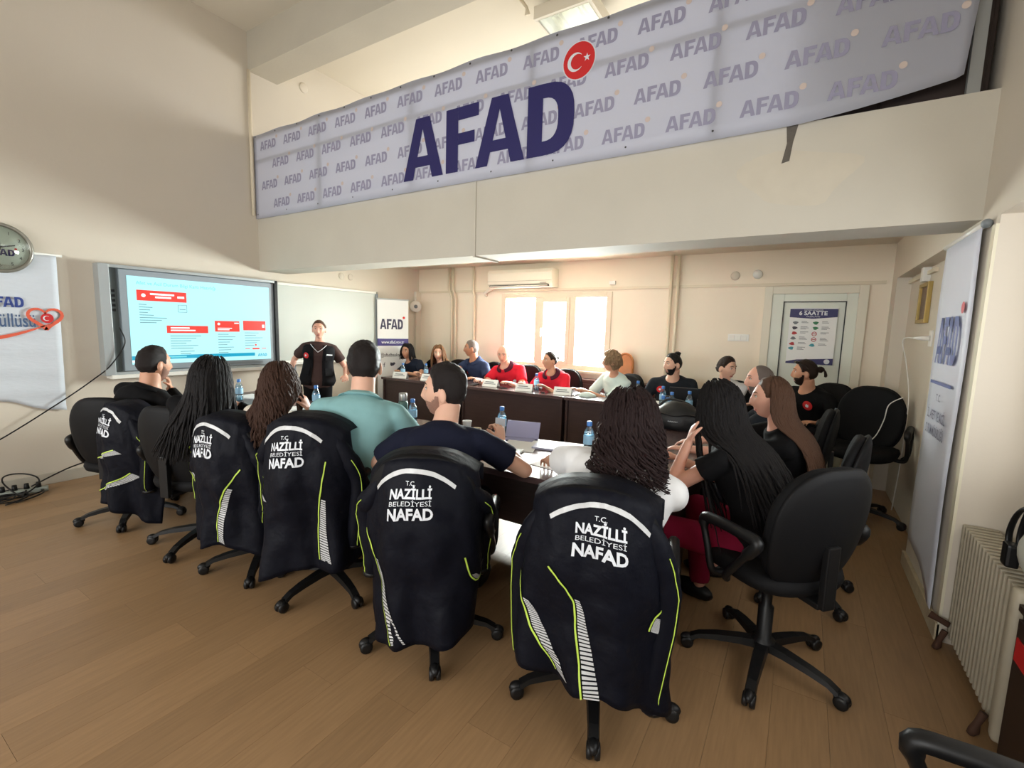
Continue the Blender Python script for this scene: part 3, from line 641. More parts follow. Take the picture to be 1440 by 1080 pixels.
sc_ = empty('side_cabinet', (XR+.02, 1.75, 0)); CBM = mat('dark_cabinet', (48, 34, 28), .5, var=.3, scale=6)
box('carcass', 0, .22, -.3, .46, .02, .575, CBM, sc_, .006); box('top', -.01, .225, -.31, .47, .575, .6, CBM, sc_, .004); box('door', -.014, 0, -.28, .08, .05, .56, CBM, sc_, .003); box('door', -.014, 0, .1, .44, .05, .56, CBM, sc_, .003)
for yy in (.05, .13): box('knob', -.03, -.014, yy-.01, yy+.01, .3, .33, ALU, sc_, .004)
mk('red_label', *boxg(-.018, -.0145, .30, .42, .42, .5), REDL, sc_); tag(sc_, 'low dark brown cabinet at the right edge below the window', 'cabinet')
# low cabinet run under the meeting-room window and an arched wooden chair
lc = empty('low_cabinet', (-2.1, 5.90, 0)); LCM = mat('reddish_cabinet', (112, 70, 66), .4, var=.2, scale=4, aniso=(2, 20, 20))
box('carcass', -.95, .62, -.06, .09, .02, .80, LCM, lc, .005); box('top', -.97, .64, -.08, .095, .80, .83, LCM, lc, .004)
for k in range(4): d = box('door', -.93+k*.385, -.56+k*.385, -.075, -.06, .06, .77, LCM, lc, .003); box('handle', -.90+k*.385, -.88+k*.385, -.09, -.075, .4, .5, ALU, d)
tag(lc, 'reddish brown low cabinet standing under the window', 'cabinet')
wc = empty('arched_panel', (-1.93, 5.90, .83)); WCM = mat('orange_wood', (188, 118, 62), .4, var=.3, scale=10)
ar = [(-.10, 0), (-.10, .26)]+[(.10*math.cos(a), .26+.11*math.sin(a)) for a in np.linspace(math.pi, 0, 12)][1:-1]+[(.10, .26), (.10, 0)]
V, F = prism(ar, -.012, .012); mk('board', [(v[0], v[2], v[1]) for v in V], F, WCM, wc); mk('edge_moulding', *tubeg([(x, -.015, z) for x, z in ar], .014, 8), WCM, wc, True); box('stand', -.06, .06, -.05, .06, 0, .02, WCM, wc, .003)
tag(wc, 'orange wooden arch-topped panel on the low cabinet behind the grey-haired woman', 'panel')
# floor cables and power strip by the left wall
pw = empty('power_strip', (-5.46, 1.05, 0)); V, F = boxg(-.16, .16, -.03, .03, 0, .04, .008); Rz = Matrix.Rotation(math.radians(75), 3, 'Z'); mk('body', [Rz @ Vector(v) for v in V], F, mat('grey_strip', (150, 158, 150), .5), pw)
for k in range(4): mk('plug', *tubeg([Rz @ Vector((-.11+k*.07, 0, .03)), Rz @ Vector((-.11+k*.07, 0, .085))], [.02, .015], 8), BLACKP, pw, True)
tag(pw, 'grey power strip with black plugs on the floor by the left wall', 'power strip')
for q, (lab, r0, h) in enumerate((('black cable looping above the power strip on the floor', .13, .15), ('thin black cable tangled on the floor beside the power strip', .2, .012), ('black cable coiled on the floor in front of the power strip', .16, .014))):
    P = []
    for k in range(60):
        a = k/59*(2.2 if q == 0 else 5.6)*math.pi
        P.append((-5.44+.08*q*(.6)+r0*math.cos(a)*(.6+.4*math.sin(a*.37+q)), 1.02-.06*q+r0*1.1*math.sin(a)*(.7+.3*math.cos(a*.5)), .008+(h*abs(math.sin(a*.5)) if q == 0 else .004+h*abs(math.sin(a*1.7)))))
    tag(mk('floor_cable', *tubeg(P, .006, 6), BLACKP, None, True), lab, 'cable')
cb = mk('wall_cable', *tubeg(spline([(-5.42, 1.1, .06), (-5.52, 1.35, .13), (-5.58, 1.6, .18), (-5.59, 1.85, .30), (-5.59, 2.2, .36)], 6), .006, 6), BLACKP, None, True); tag(cb, 'black cable rising from the power strip towards the chairs', 'cable')

gc = empty('gallery_dark_box', (.22, 3.60, 2.70)); box('carcass', -.42, .46, -.22, .2, 0, 1.05, CBM, gc, .005); box('door', -.40, .01, -.236, -.22, .04, 1.0, CBM, gc, .003); box('door', .03, .44, -.236, -.22, .04, 1.0, CBM, gc, .003)  # box added so the gap behind the banner reads as dark void
for xx in (-.03, .06): box('knob', xx-.01, xx+.01, -.25, -.236, .5, .53, ALU, gc, .003)
tag(gc, 'dark brown box added to darken the gallery behind the right end of the banner', 'box')
# ------------------------------------------------------------------ desks
TZ = .74
DESKS = []
def desk(name_lab, cx, cy, rz, w, d=.62, group='meeting desks', panel=True):
    e = empty('meeting_desk', (cx, cy, 0), rz)
    box('desk_top', -w/2+.001, w/2-.001, -d/2, d/2, TZ-.035, TZ, TOPW, e, .004)
    if panel: box('modesty_panel', -w/2+.03, w/2-.03, d/2-.06, d/2-.04, .12, TZ-.035, DARKW, e, .002)
    for s in (-1, 1): box('side_panel', s*(w/2-.03)-.014, s*(w/2-.03)+.014, -d/2+.05, d/2-.02, 0, TZ-.035, DARKW, e, .002)
    box('cable_beam', -w/2+.05, w/2-.05, -.05, -.02, TZ-.1, TZ-.035, DARKW, e)
    return tag(e, name_lab, 'table')
# back row: people sit on the far side, panel towards the camera
yb_ = 5.02; r180 = math.pi
desk('dark desk at the left end of the back row, before the black-haired woman', -4.43, yb_, r180, 1.44)
desk('dark desk in the back row before the two people in red shirts', -2.97, yb_, r180, 1.46)
desk('dark desk at the right end of the back row, before the man in dark sweater', -1.35, yb_, r180, 1.76)
# near row
yn_ = 2.405
desk('dark desk in the near row, under the white papers at the left', -4.25, yn_, 0, 1.5, .75)
desk('dark desk in the middle of the near row, under the green flask', -2.74, yn_, 0, 1.5, .75)
desk('dark desk at the right of the near row, bright with window glare', -1.23, yn_, 0, 1.5, .75)
# right side
desk('dark desk on the right side, beneath the black bag', -.80, 3.26, math.pi/2, .94, .64)
desk('dark desk on the right side carrying the water bottles', -.80, 4.21, math.pi/2, .94, .64)
# ------------------------------------------------------------------ office chairs
def loft_slab(outline, f, th, nr=4):
    """rounded cushion: outline (2d points), f(x,y)->centre offset, thickness th"""
    n = len(outline); V = []; F = []; prof = [(.0, -.5), (.55, -.5), (.86, -.46), (.97, -.3), (1.0, 0), (.97, .3), (.86, .46), (.55, .5), (.0, .5)]
    cx = sum(p[0] for p in outline)/n; cy = sum(p[1] for p in outline)/n
    for s, t in prof:
        if s == 0: s = .02
        for x, y in outline:
            X = cx+(x-cx)*s; Y = cy+(y-cy)*s; V.append((X, Y, f(X, Y)+t*th))
    for k in range(len(prof)-1):
        for j in range(n): F.append((k*n+j, k*n+(j+1) % n, (k+1)*n+(j+1) % n, (k+1)*n+j))
    F.append(tuple(range(n-1, -1, -1))); F.append(tuple((len(prof)-1)*n+j for j in range(n)))
    return V, F
def superell(a, b, e, n=36): return [(a*math.copysign(abs(math.cos(t))**(2/e), math.cos(t)), b*math.copysign(abs(math.sin(t))**(2/e), math.sin(t))) for t in np.linspace(0, 2*math.pi, n, endpoint=False)]
def meshof(V, F, m, smooth=True, nm='part'):
    me = bpy.data.meshes.new(nm); me.from_pydata([tuple(map(float, v)) for v in V], [], [tuple(f) for f in F]); me.materials.append(m)
    if smooth: me.polygons.foreach_set('use_smooth', [True]*len(me.polygons))
    return me
CH = {}
# backrest outline in (x, z) around its centre: wide rounded top, narrowing below
bo = []
for t in np.linspace(0, 2*math.pi, 44, endpoint=False):
    x = math.copysign(abs(math.cos(t))**(2/3.0), math.cos(t)); z = math.copysign(abs(math.sin(t))**(2/2.7), math.sin(t))
    bo.append((x*(.232+.012*z-(.045*z*z if z > 0 else .0)), z*.265))
def backcurve(x, z): return .055*(x/.23)**2-.02*(z/.26)+.03*(z/.26)**2
V, F = loft_slab(bo, backcurve, .06); CH['pad'] = meshof([(v[0], v[2], v[1]) for v in V], [tuple(reversed(f)) for f in F], BLACKF)
V, F = loft_slab([(x*1.03, z*1.03) for x, z in bo], lambda x, z: backcurve(x, z)-.035, .03); CH['shell'] = meshof([(v[0], v[2], v[1]) for v in V], [tuple(reversed(f)) for f in F], mat('chair_shell', (15, 15, 17), .6, spec=.2))
so = superell(.245, .235, 3.2); V, F = loft_slab(so, lambda x, y: -.02*max(0, y/.235)**2+.012*(x/.24)**2, .085); CH['seat'] = meshof(V, F, BLACKF)
V, F = lathe([(.05, .06), (.05, .10), (.032, .11), (.032, .26), (.022, .27), (.022, .40), (.07, .41), (.07, .425)], 16); CH['column'] = meshof(V, F, BLACKP)
def legm():
    V = []; F = []; prof = [(.02, .115, .030, .035), (.10, .112, .028, .03), (.20, .10, .025, .025), (.27, .085, .022, .02), (.31, .065, .022, .02)]
    for y, z, w, h in prof: V += [(-w, y, z-h), (w, y, z-h), (w*.8, y, z), (-w*.8, y, z)]
    for k in range(len(prof)-1):
        for j in range(4): F.append((k*4+j, k*4+(j+1) % 4, (k+1)*4+(j+1) % 4, (k+1)*4+j))
    F += [(3, 2, 1, 0), tuple(len(V)-4+j for j in range(4))]; return V, F
V, F = legm(); CH['leg'] = meshof(V, F, BLACKP, False)
b = MB(); 
for s in (-1, 1):
    V, F = lathe([(.012, 0), (.027, .001), (.029, .01), (.026, .02), (.012, .021)], 14); b.add([(s*.004+s*v[2], .31+v[0]+.012, .029+v[1]) for v in V], F)
b.add(*ellip((0, .32, .045), (.022, .034, .024), 12, 8)); CH['caster'] = meshof(b.V, b.F, BLACKP)
b = MB(); b.box(-.03, .03, -.29, -.26, .40, .66, .006); b.box(-.035, .035, -.27, .05, .395, .42, .006); CH['bracket'] = meshof(b.V, b.F, BLACKP, False)
def armm(s):
    P = spline([(s*.22, .02, .43), (s*.285, .03, .44), (s*.295, .06, .54), (s*.29, .10, .645), (s*.285, .03, .665), (s*.28, -.10, .668), (s*.275, -.19, .66), (s*.285, -.14, .58), (s*.29, -.06, .47), (s*.26, -.03, .43)], 5)
    return tubeg(P, [.016 if k < 14 or k > 34 else .024 for k in range(len(P))], 8)
CH['arm1'] = meshof(*armm(1), BLACKP); CH['arm-1'] = meshof(*armm(-1), BLACKP)
CHAIRS = {}
def chair(key, label, x, y, h, raise_=0, lean=0, arms=True, base=0, group='office chairs'):
    e = empty('office_chair', (x, y, 0), math.radians(h))
    def p(nm, me, loc=(0, 0, 0), rot=(0, 0, 0), par=e):
        o = bpy.data.objects.new(nm, me); COL.objects.link(o); o.parent = par; o.location = loc; o.rotation_euler = rot; return o
    rz = raise_
    bk = p('backrest', CH['pad'], (0, -.235, .705+rz), (math.radians(6+lean), 0, 0)); p('back_shell', CH['shell'], par=bk)
    p('seat', CH['seat'], (0, .0, .455+rz)); p('gas_column', CH['column'], (0, 0, rz*.6)); p('bracket', CH['bracket'], (0, 0, rz))
    if arms:
        p('armrest', CH['arm1'], (0, 0, rz)); p('armrest', CH['arm-1'], (0, 0, rz))
    for k in range(5):
        l = p('leg', CH['leg'], (0, 0, 0), (0, 0, math.radians(base-h+72*k))); p('caster', CH['caster'], par=l)
    tag(e, label, 'chair', group); CHAIRS[key] = e; return e
# ------------------------------------------------------------------ jackets hung over chair backs
def jacket(label, x, y, h, zt=.99, width=.30, hem=.22, seed=0, hemf=None, shift=0, sleeves=((.36, 0), (.36, 0)), textu=0, tilt=0, hatch=None, depth=.10, lean=.05, zmin=.03):
    """a work jacket draped over a backrest; local +y is the chair's forward"""
    rnd = random.Random(seed); e = empty('work_jacket', (x, y, 0), math.radians(h)); ph = [rnd.uniform(0, 6.28) for _ in range(8)]
    top = zt
    def Sf(u, v):
        # u -1..1 around the back, v<0 over the top to the front, 0..1 down the back
        a = u*1.45
        zh = (hemf(u) if hemf else hem)+.015*math.sin(5*u+ph[0])
        if v < 0:
            q = -v   # 0..0.2 -> over the top
            ww = width*.93; Z = top-.004-.30*max(0, q-.06); yy = -.308+min(q, .06)*2.6
            sx = math.sin(a)*ww; droop = -.085*abs(math.sin(a))**2.6
            return Vector((shift+sx, yy+.07*(1-math.cos(a)), Z+droop+.02*math.sin(q*26)))
        s = v; Z0 = top-.085*abs(math.sin(a))**2.6
        Z = Z0+(zh-Z0)*s
        w = width*(.93+.16*min(1, s*2.2)-.05*max(0, s-.6)+.05*math.sin(ph[1]+4*s)*s); d = depth*(.9+1.0*min(1, s*1.8)-.3*s)
        bulge = -.035*math.sin(math.pi*min(1, s*1.5))
        fold = (.016*math.sin(7*u+ph[2]+2*s)+.010*math.sin(13*u+ph[3]-3*s)+.018*math.sin(4*u+ph[4]))*(.12+s**1.2*1.7)+.014*noise.noise(Vector((u*4.5+seed*7, s*7, .3)))*min(1, .25+s*1.6)+.006*noise.noise(Vector((u*11, s*15+seed*3, .7)))
        yy = -.312+bulge-lean*s+d*1.5*(1-math.cos(a))-fold*math.cos(a)
        xx = shift+math.sin(a)*w+fold*math.sin(a)*.6
        return Vector((xx, yy, Z))
    nu, vs = 56, [-.2, -.15, -.11, -.08, -.06, -.04, -.02]+[k/34 for k in range(35)]
    V = []; F = []
    for v in vs:
        for i in range(nu+1):
            u = -1+2*i/nu; V.append(Sf(u, v))
    nn = nu+1
    for k in range(len(vs)-1):
        for i in range(nu): F.append((k*nn+i, (k+1)*nn+i, (k+1)*nn+i+1, k*nn+i+1))
    o = mk('body', V, F, NAVY, e, True); sd = o.modifiers.new('thickness', 'SOLIDIFY'); sd.thickness = .012; sd.offset = -1
    def nrm(u, v):
        du = Sf(u+.01, v)-Sf(u-.01, v); dv = Sf(u, min(1, v+.01))-Sf(u, max(0, v-.01)); n = du.cross(dv); n.normalize()
        return -n if n.y > 0.0 and abs(u) < .8 else (n if n.y < 0 else -n)
    def on(u, v, off=.004): 
        n = nrm(u, v); c = Sf(0, v); return Sf(u, v)+(n if n.dot(Sf(u, v)-Vector((shift, 0.05, c.z))) > 0 else -n)*off
    def sheet(name, uv, faces, m, off=.004): return mk(name, [on(a, b, off) for a, b in uv], faces, m, e)
    def strip(name, path, w, m, off=.004):
        uv = []; 
        for k, (a, b) in enumerate(path):
            a0, b0 = path[max(0, k-1)]; a1, b1 = path[min(len(path)-1, k+1)]; d = np.array([(a1-a0)*.36, (b1-b0)*.78]); d /= (np.linalg.norm(d)+1e-9)
            n2 = np.array([-d[1]/.36, d[0]/.78])*w/2; uv += [(a+n2[0], b+n2[1]), (a-n2[0], b-n2[1])]
        return sheet(name, uv, [(2*k, 2*k+1, 2*k+3, 2*k+2) for k in range(len(path)-1)], m, off)
    Hh = top-hem
    # yoke stripe
    strip('reflective_yoke', [(textu+u, .055+.075*(abs(u)/.55)**2.0) for u in np.linspace(-.52, .52, 22)], .019, REFL)
    # lettering
    def word(s, cu, v0, hgt, wid, bold):
        V, F = text2d(s, bold); wd = V[:, 0].max(); 
        V = V.copy(); V[:, 0] = (V[:, 0]/wd-.5)*wid
        uv = []
        for p in V: uv.append((cu+p[0]/(width*1.45), v0-p[1]*hgt/Hh))
        sheet('lettering', uv, F, PRINTW, .005)
    word('T.C.', textu, .125, .018, .042, .012); word('NAZİLLİ', textu, .188, .038, .175, .035); word('BELEDİYESİ', textu, .224, .019, .172, .0); word('NAFAD', textu, .295, .048, .185, .035)
    # piping and hatched reflective strips
    hs = hatch if hatch is not None else [[(-.62, .40), (-.55, .55), (-.42, .72), (-.36, .97)], [(.62, .40), (.50, .55), (.46, .75), (.52, .97)]]
    for path in hs:
        P = [(p.x, p.y) for p in spline([(a, b, 0) for a, b in path], 14)]
        strip('neon_piping', P, .006, NEON, .006)
        k0 = len(P)//3; uv = []; F = []
        for k in range(k0, len(P)-1):
            w = (.03+.05*(k-k0)/(len(P)-k0))*1.15; (a0, b0), (a1, b1) = P[k], P[k+1]
            for q in range(1):
                t0, t1 = 0, .64; n = len(uv)
                A0 = (a0+(a1-a0)*t0, b0+(b1-b0)*t0); A1 = (a0+(a1-a0)*t1, b0+(b1-b0)*t1)
                uv += [(A0[0]+.022, A0[1]), (A1[0]+.022, A1[1]), (A1[0]+.022+w*1.6, A1[1]+.006), (A0[0]+.022+w*1.6, A0[1]+.006)]; F.append((n, n+1, n+2, n+3))
        sheet('reflective_hatch', uv, F, REFL, .005)
    # sleeves hanging at the sides
    for s, (zl, fy) in zip((-1, 1), sleeves):
        if zl is None: continue
        r_ = rnd
        P = spline([(shift+s*width*.62, -.25, top-.075), (shift+s*width*.88, -.23+fy*.3, top-.19), (shift+s*(width*1.0+r_.uniform(-.01, .02)), -.20+fy*.7, (top+zl)/2), (shift+s*(width*1.02+r_.uniform(-.03, .03)), -.21+fy, zl+.06), (shift+s*(width*.98), -.20+fy, zl)], 7)
        rr = [.020+.029*min(1, k/9)-.013*max(0, (k-10)/18)+.006*noise.noise(Vector((k*.5, seed, ph[5]))) for k in range(len(P))]
        sl = mk('sleeve', *tubeg(P, rr, 14), NAVY, e, True)
        q = P[-5:]; mk('cuff', *tubeg([P[-2], P[-1]+Vector((0, 0, -.012))], [rr[-2]+.004, rr[-1]+.003], 14), BLACKP, sl, True)
        pts = [P[k]+Vector((s*rr[k]*.75, -rr[k]*.72, 0)) for k in range(8, len(P)-1)]; mk('sleeve_piping', *tubeg(pts, .002, 5), NEON, sl)
    # collar
    V, F = tubeg(spline([(shift-.12, -.14, top-.05), (shift-.07, -.15, top-.015), (shift, -.155, top-.008), (shift+.07, -.15, top-.015), (shift+.12, -.14, top-.05)], 6), .018, 8); mk('collar', V, F, NAVY, e, True)
    tag(e, label, 'jacket', 'work jackets on chair backs'); return e
# ------------------------------------------------------------------ people
def remesh(V, F, voxel, it=3, fac=.5):
    me = bpy.data.meshes.new('tmp'); me.from_pydata([tuple(map(float, v)) for v in V], [], F); me.update()
    o = bpy.data.objects.new('tmp', me); COL.objects.link(o)
    m = o.modifiers.new('r', 'REMESH'); m.mode = 'VOXEL'; m.voxel_size = voxel; m.adaptivity = 0
    if it: s = o.modifiers.new('s', 'SMOOTH'); s.factor = fac; s.iterations = it
    dg = bpy.context.evaluated_depsgraph_get(); dg.update(); r = bpy.data.meshes.new_from_object(o.evaluated_get(dg))
    n = len(r.vertices); a = np.zeros(n*3); r.vertices.foreach_get('co', a); Fo = [tuple(p.vertices) for p in r.polygons]
    bpy.data.objects.remove(o); bpy.data.meshes.remove(me); bpy.data.meshes.remove(r)
    return a.reshape(-1, 3), Fo
def gs(x, m, s): return math.exp(-((x-m)/s)**2)
def sstep(x, a, b): t = min(1, max(0, (x-a)/(b-a))); return t*t*(3-2*t)
def headshape(x, y, z, fem):
    p = [x*.0745, y*(.090 if y > 0 else .102), z*(.112 if z > 0 else .118)]
    sx = abs(x)
    lw = sstep(-p[2], .005, .115)
    p[0] *= 1-(.34 if fem else .26)*lw**1.1
    p[0] *= 1+.05*gs(z, .15, .35)
    if y < 0 and z < 0: p[1] *= 1-.42*lw
    if y > 0:
        X, Z = p[0], p[2]; fr = min(1, y*2.2); dy = 0
        dy += .010*gs(Z, -.103, .022)*gs(X, 0, .03)-.003*gs(Z, -.084, .01)*gs(X, 0, .03)
        am = float(np.interp(Z, [-.056, -.046, -.034, -.024, -.004, .018, .036], [0, .012, .0235, .0215, .013, .005, 0]))*(.88 if fem else 1)
        wd = float(np.interp(Z, [-.045, -.03, .02], [.017, .013, .010])); dy += am*gs(X, 0, wd)
        dy -= .009*gs(abs(X), .031, .017)*gs(Z, .012, .013)
        dy += (.003 if fem else .006)*gs(abs(X), .028, .026)*gs(Z, .036, .010)
        dy += .006*gs(X, 0, .022)*gs(Z, -.070, .012)-.004*gs(X, 0, .02)*gs(Z, -.0695, .003)
        dy += .004*gs(abs(X), .042, .018)*gs(Z, -.022, .02)
        p[1] += dy*fr
    return p
_hc = {}
def headgrid(fem):
    if fem in _hc: return _hc[fem]
    nu, nv = 60, 46; P = []; D = []
    for i in range(nv+1):
        ph = -math.pi/2+math.pi*i/nv
        for j in range(nu):
            u = -math.pi+2*math.pi*j/nu; az = u-.5*math.sin(u)
            d = (math.sin(az)*math.cos(ph), math.cos(az)*math.cos(ph), math.sin(ph)); P.append(headshape(*d, fem)); D.append((math.degrees(abs(az)), *d))
    F = [(i*nu+j, i*nu+(j+1) % nu, (i+1)*nu+(j+1) % nu, (i+1)*nu+j) for i in range(nv) for j in range(nu)]
    P = np.array(P); D = np.array(D)
    e1 = []
    for s in (-1, 1):
        R = Matrix.Rotation(s*math.radians(22), 3, 'Z') @ Matrix.Rotation(math.radians(-10), 3, 'X')
        V, Fe = ellip((s*.0765, -.012, -.012), (.010, .021, .034), 12, 8, R)
        e1.append((np.array([tuple(v) for v in V]), Fe))
    _hc[fem] = (P, D, F, e1); return _hc[fem]
def hd(h): a = math.radians(h); return Vector((-math.sin(a), math.cos(a), 0))
def rt(h): a = math.radians(h); return Vector((math.cos(a), math.sin(a), 0))
def ik(a, t, l1, l2, pole):
    d = t-a; L = d.length; L2 = min(L, (l1+l2)*.995); d.normalize(); x = (l1*l1-l2*l2+L2*L2)/(2*L2); hh = math.sqrt(max(1e-6, l1*l1-x*x))
    p = pole-d*pole.dot(d); p.normalize(); return a+d*x+p*hh, a+d*L2
def cone(P, R, n=12): return tubeg(P, R, n)
def capsule(a, b, ra, rb, n=14):
    d = (b-a); L = d.length; d = d.normalized(); P = [a-d*ra*.95, a-d*ra*.7, a-d*ra*.3]; R = [ra*.3, ra*.72, ra*.95]
    for k in range(6): t = k/5; P.append(a.lerp(b, t)); R.append(ra+(rb-ra)*t)
    P += [b+d*rb*.3, b+d*rb*.7, b+d*rb*.95]; R += [rb*.95, rb*.72, rb*.3]; return tubeg(P, R, n)
def handgeo(w, d, n, curl, side, s):
    d = d.normalized(); n = (n-d*n.dot(d)).normalized(); th = d.cross(n)*side; b = MB()
    rings = [(-.02, .024, .019), (.0, .025, .018), (.03, .036, .016), (.06, .041, .015), (.085, .040, .012), (.093, .036, .007)]
    V = []; m = 14
    for y, a, c in rings:
        for j in range(m): q = 2*math.pi*j/m; V.append(w+d*y*s+th*math.cos(q)*a*s+n*math.sin(q)*c*s)
    F = [(k*m+j, k*m+(j+1) % m, (k+1)*m+(j+1) % m, (k+1)*m+j) for k in range(len(rings)-1) for j in range(m)]+[tuple(range(m-1, -1, -1)), tuple((len(rings)-1)*m+j for j in range(m))]
    b.add(V, F)
    for i, (ln, r) in enumerate(((.070, .0088), (.078, .009), (.072, .0086), (.056, .0076))):
        p = w+d*.082*s+th*(.030-.0205*i)*s; ang = 0; P = [p-d*.015*s, p]; R = [r*s, r*s]; cc = curl*(1+.10*i)
        spread = th*(.10-.07*i)
        for f, c in ((.45, .55), (.31, 1.0), (.24, .75)):
            ang += cc*c; dr = ((d+spread)*math.cos(ang)+n*math.sin(ang)).normalized(); p = p+dr*ln*f*s; P.append(p); R.append(R[-1]*.92)
        P.append(p+dr*.004*s); R.append(R[-1]*.5); b.tube(P, R, 8)
    p = w+d*.022*s+th*.026*s; P = [p, p+(th*.62+d*.7+n*.15).normalized()*.038*s]; dr = (th*.25+d*.9+n*(.25+.4*curl)).normalized(); P.append(P[-1]+dr*.030*s); P.append(P[-1]+(dr+n*.3*curl).normalized()*.024*s); b.tube(P, [.013*s, .0115*s, .0098*s, .006*s], 8)
    return b
SKIN = {k: mat('skin_'+k, c, .5, var=.05, scale=18, spec=.35, sss=.12) for k, c in dict(light=(222, 176, 152), mid=(206, 154, 126), tan=(184, 130, 102), pink=(226, 172, 150)).items()}
LIPM = mat('lips', (172, 96, 88), .45); EYEW = mat('eye_white', (226, 222, 214), .3); IRIS = mat('iris_dark', (44, 30, 24), .25)
def hairm(name, rgb): return mat('hair_'+name, rgb, .5, var=.35, scale=30, aniso=(30, 30, 3), bump=.5, bscale=60, spec=.22)
def fabric(name, rgb, r=.85): return mat('fabric_'+name, rgb, r, var=.08, scale=14, bump=.15, bscale=40, spec=.15)
PEOPLE = {}
def person(key, label, pelvis, headc, heading, look, hpitch=0, hroll=0, sh=None, fem=False, s=1.0, wide=1.0, belly=0., hands=(None, None), poles=(None, None), palms=(None, None), hdirs=(None, None), curls=(.45, .45),
           top=None, sleeve='short', bottom=None, skin='light', hair=None, hcol=None, collar=None, beard=None, stand=False, glasses=False, extra=None, legs=None, shoes=BLACKP, vox=.012, slouch=.045, hsize=1.0):
    P = Vector(pelvis); H = Vector(headc); sh = heading if sh is None else sh
    root = empty('person', (P.x, P.y, 0)); base = Vector((P.x, P.y, 0))
    Hm = (Matrix.Rotation(math.radians(look), 3, 'Z') @ Matrix.Rotation(math.radians(hpitch), 3, 'X') @ Matrix.Rotation(math.radians(hroll), 3, 'Y'))
    hs = s*(.97 if fem else 1.0)*hsize
    Hn = (Matrix.Rotation(math.radians(look*.3+sh*.7), 3, 'Z') @ Matrix.Rotation(math.radians(hpitch*.4), 3, 'X') @ Matrix.Rotation(math.radians(hroll*.5), 3, 'Y'))
    Nb = H+Hn @ Vector((0, -.034, -.155))*hs
    ctrl = (P+Nb)/2-hd(heading)*slouch*2+Vector((0, 0, .02))
    def Cc(t): return P*(1-t)**2+ctrl*2*t*(1-t)+Nb*t*t if t >= 0 else P+(ctrl-P).normalized()*t*.5
    def frame(t):
        q = min(1, max(0, t)); T = ((ctrl-P)*2*(1-q)+(Nb-ctrl)*2*q).normalized(); h = heading+(sh-heading)*sstep(q, .1, .8); r = rt(h); r = (r-T*r.dot(T)).normalized(); f = T.cross(r); return Cc(t), r, f, T
    KT = [-.30, -.2, 0, .2, .42, .62, .76, .87, .94, .98, 1.03]
    HW = [.06, .13, .170, .160, .146, .160, .174, .158, .102, .070, .056] if not fem else [.06, .135, .172, .150, .130, .145, .155, .140, .088, .060, .047]
    HD = [.05, .09, .118, .113, .105, .114, .112, .098, .078, .064, .056] if not fem else [.05, .09, .118, .105, .098, .108, .105, .09, .07, .056, .047]
    def tors(t, a, infl=0, k=1.0):
        c, r, f, T = frame(t); w = float(np.interp(t, KT, HW))*s*wide*k+infl; d = float(np.interp(t, KT, HD))*s*(wide**.8)*k+infl
        sa, ca = math.sin(a), math.cos(a); e = 2/2.35
        x = w*math.copysign(abs(sa)**e, sa); y = d*math.copysign(abs(ca)**e, ca)
        if ca > 0:
            if fem: y += .030*s*gs(t, .60, .13)*ca*(.6+.4*math.cos(2*math.asin(max(-1, min(1, sa)))*1.0) if abs(sa) < .8 else .35)*k
            y += belly*gs(t, .25, .28)*ca
        return c+r*x+f*y
    def torsmesh(ts, infl, k=1.0, m=26):
        V = [tors(t, 2*math.pi*j/m, infl, k) for t in ts for j in range(m)]
        F = [(a*m+j, a*m+(j+1) % m, (a+1)*m+(j+1) % m, (a+1)*m+j) for a in range(len(ts)-1) for j in range(m)]+[tuple(range(m-1, -1, -1)), tuple((len(ts)-1)*m+j for j in range(m))]
        return V, F
    # joints
    c, r, f, T = frame(.86); sw = (.178 if not fem else .152)*s*wide**.8
    arms = []
    for side, tgt, pole in ((-1, hands[0], poles[0]), (1, hands[1], poles[1])):
        S_ = c+r*side*sw-f*.01-T*.022*s; U, Fo = .285*s, .25*s
        if tgt is None: tg = S_-Vector((0, 0, .42))+hd(sh)*.22+r*side*.04
        else: tg = Vector(tgt)
        pl = Vector(pole) if pole is not None else (Vector((0, 0, -1))-hd(sh)*.35+r*side*.5)
        E_, Wp = ik(S_, tg, U, Fo, pl); arms.append((side, S_, E_, Wp))
    ph_ = rt(heading); fh = hd(heading); legsJ = []
    for side in (-1, 1):
        hip = P+ph_*side*.09*s-Vector((0, 0, .02))
        if stand: kn = hip+Vector((0, 0, -.40*s))+fh*.02; an = Vector((hip.x+ph_.x*side*.02, hip.y+ph_.y*side*.02, .08))
        else:
            lg = legs or (.0, .0); sp = .06+lg[0]
            kn = hip+fh*.42*s+ph_*side*sp; kn.z = P.z-.02+lg[1]; an = Vector((kn.x, kn.y, .09))-fh*.05
        legsJ.append((side, hip, kn, an))
    ar = (.050, .040, .036, .027) if not fem else (.043, .034, .030, .023)
    ar = [a*s*wide**.45 for a in ar]
    # ---- body: one continuous surface
    b = MB(); b.add(*torsmesh([-.28, -.18, 0, .15, .3, .45, .6, .74, .85, .92, .965, 1.0], -.004, .95))
    nk0 = Cc(.92); nk1 = H+Hm @ Vector((0, -.028, -.05))*hs; nr_ = (.062 if not fem else .048)*s*wide**.4
    b.tube([nk0, nk0.lerp(nk1, .35), nk0.lerp(nk1, .7), nk1], [nr_*1.25, nr_, nr_*.96, nr_*.95], 16)
    for side, S_, E_, Wp in arms:
        b.add(*capsule(c+r*side*sw*.55, S_, ar[0]*.95, ar[0]*1.02)); b.add(*capsule(S_, E_, ar[0], ar[1])); m1 = E_.lerp(Wp, .3); b.add(*capsule(E_, m1, ar[1]*.96, ar[2]*1.08)); b.add(*capsule(m1, Wp, ar[2]*1.08, ar[3]))
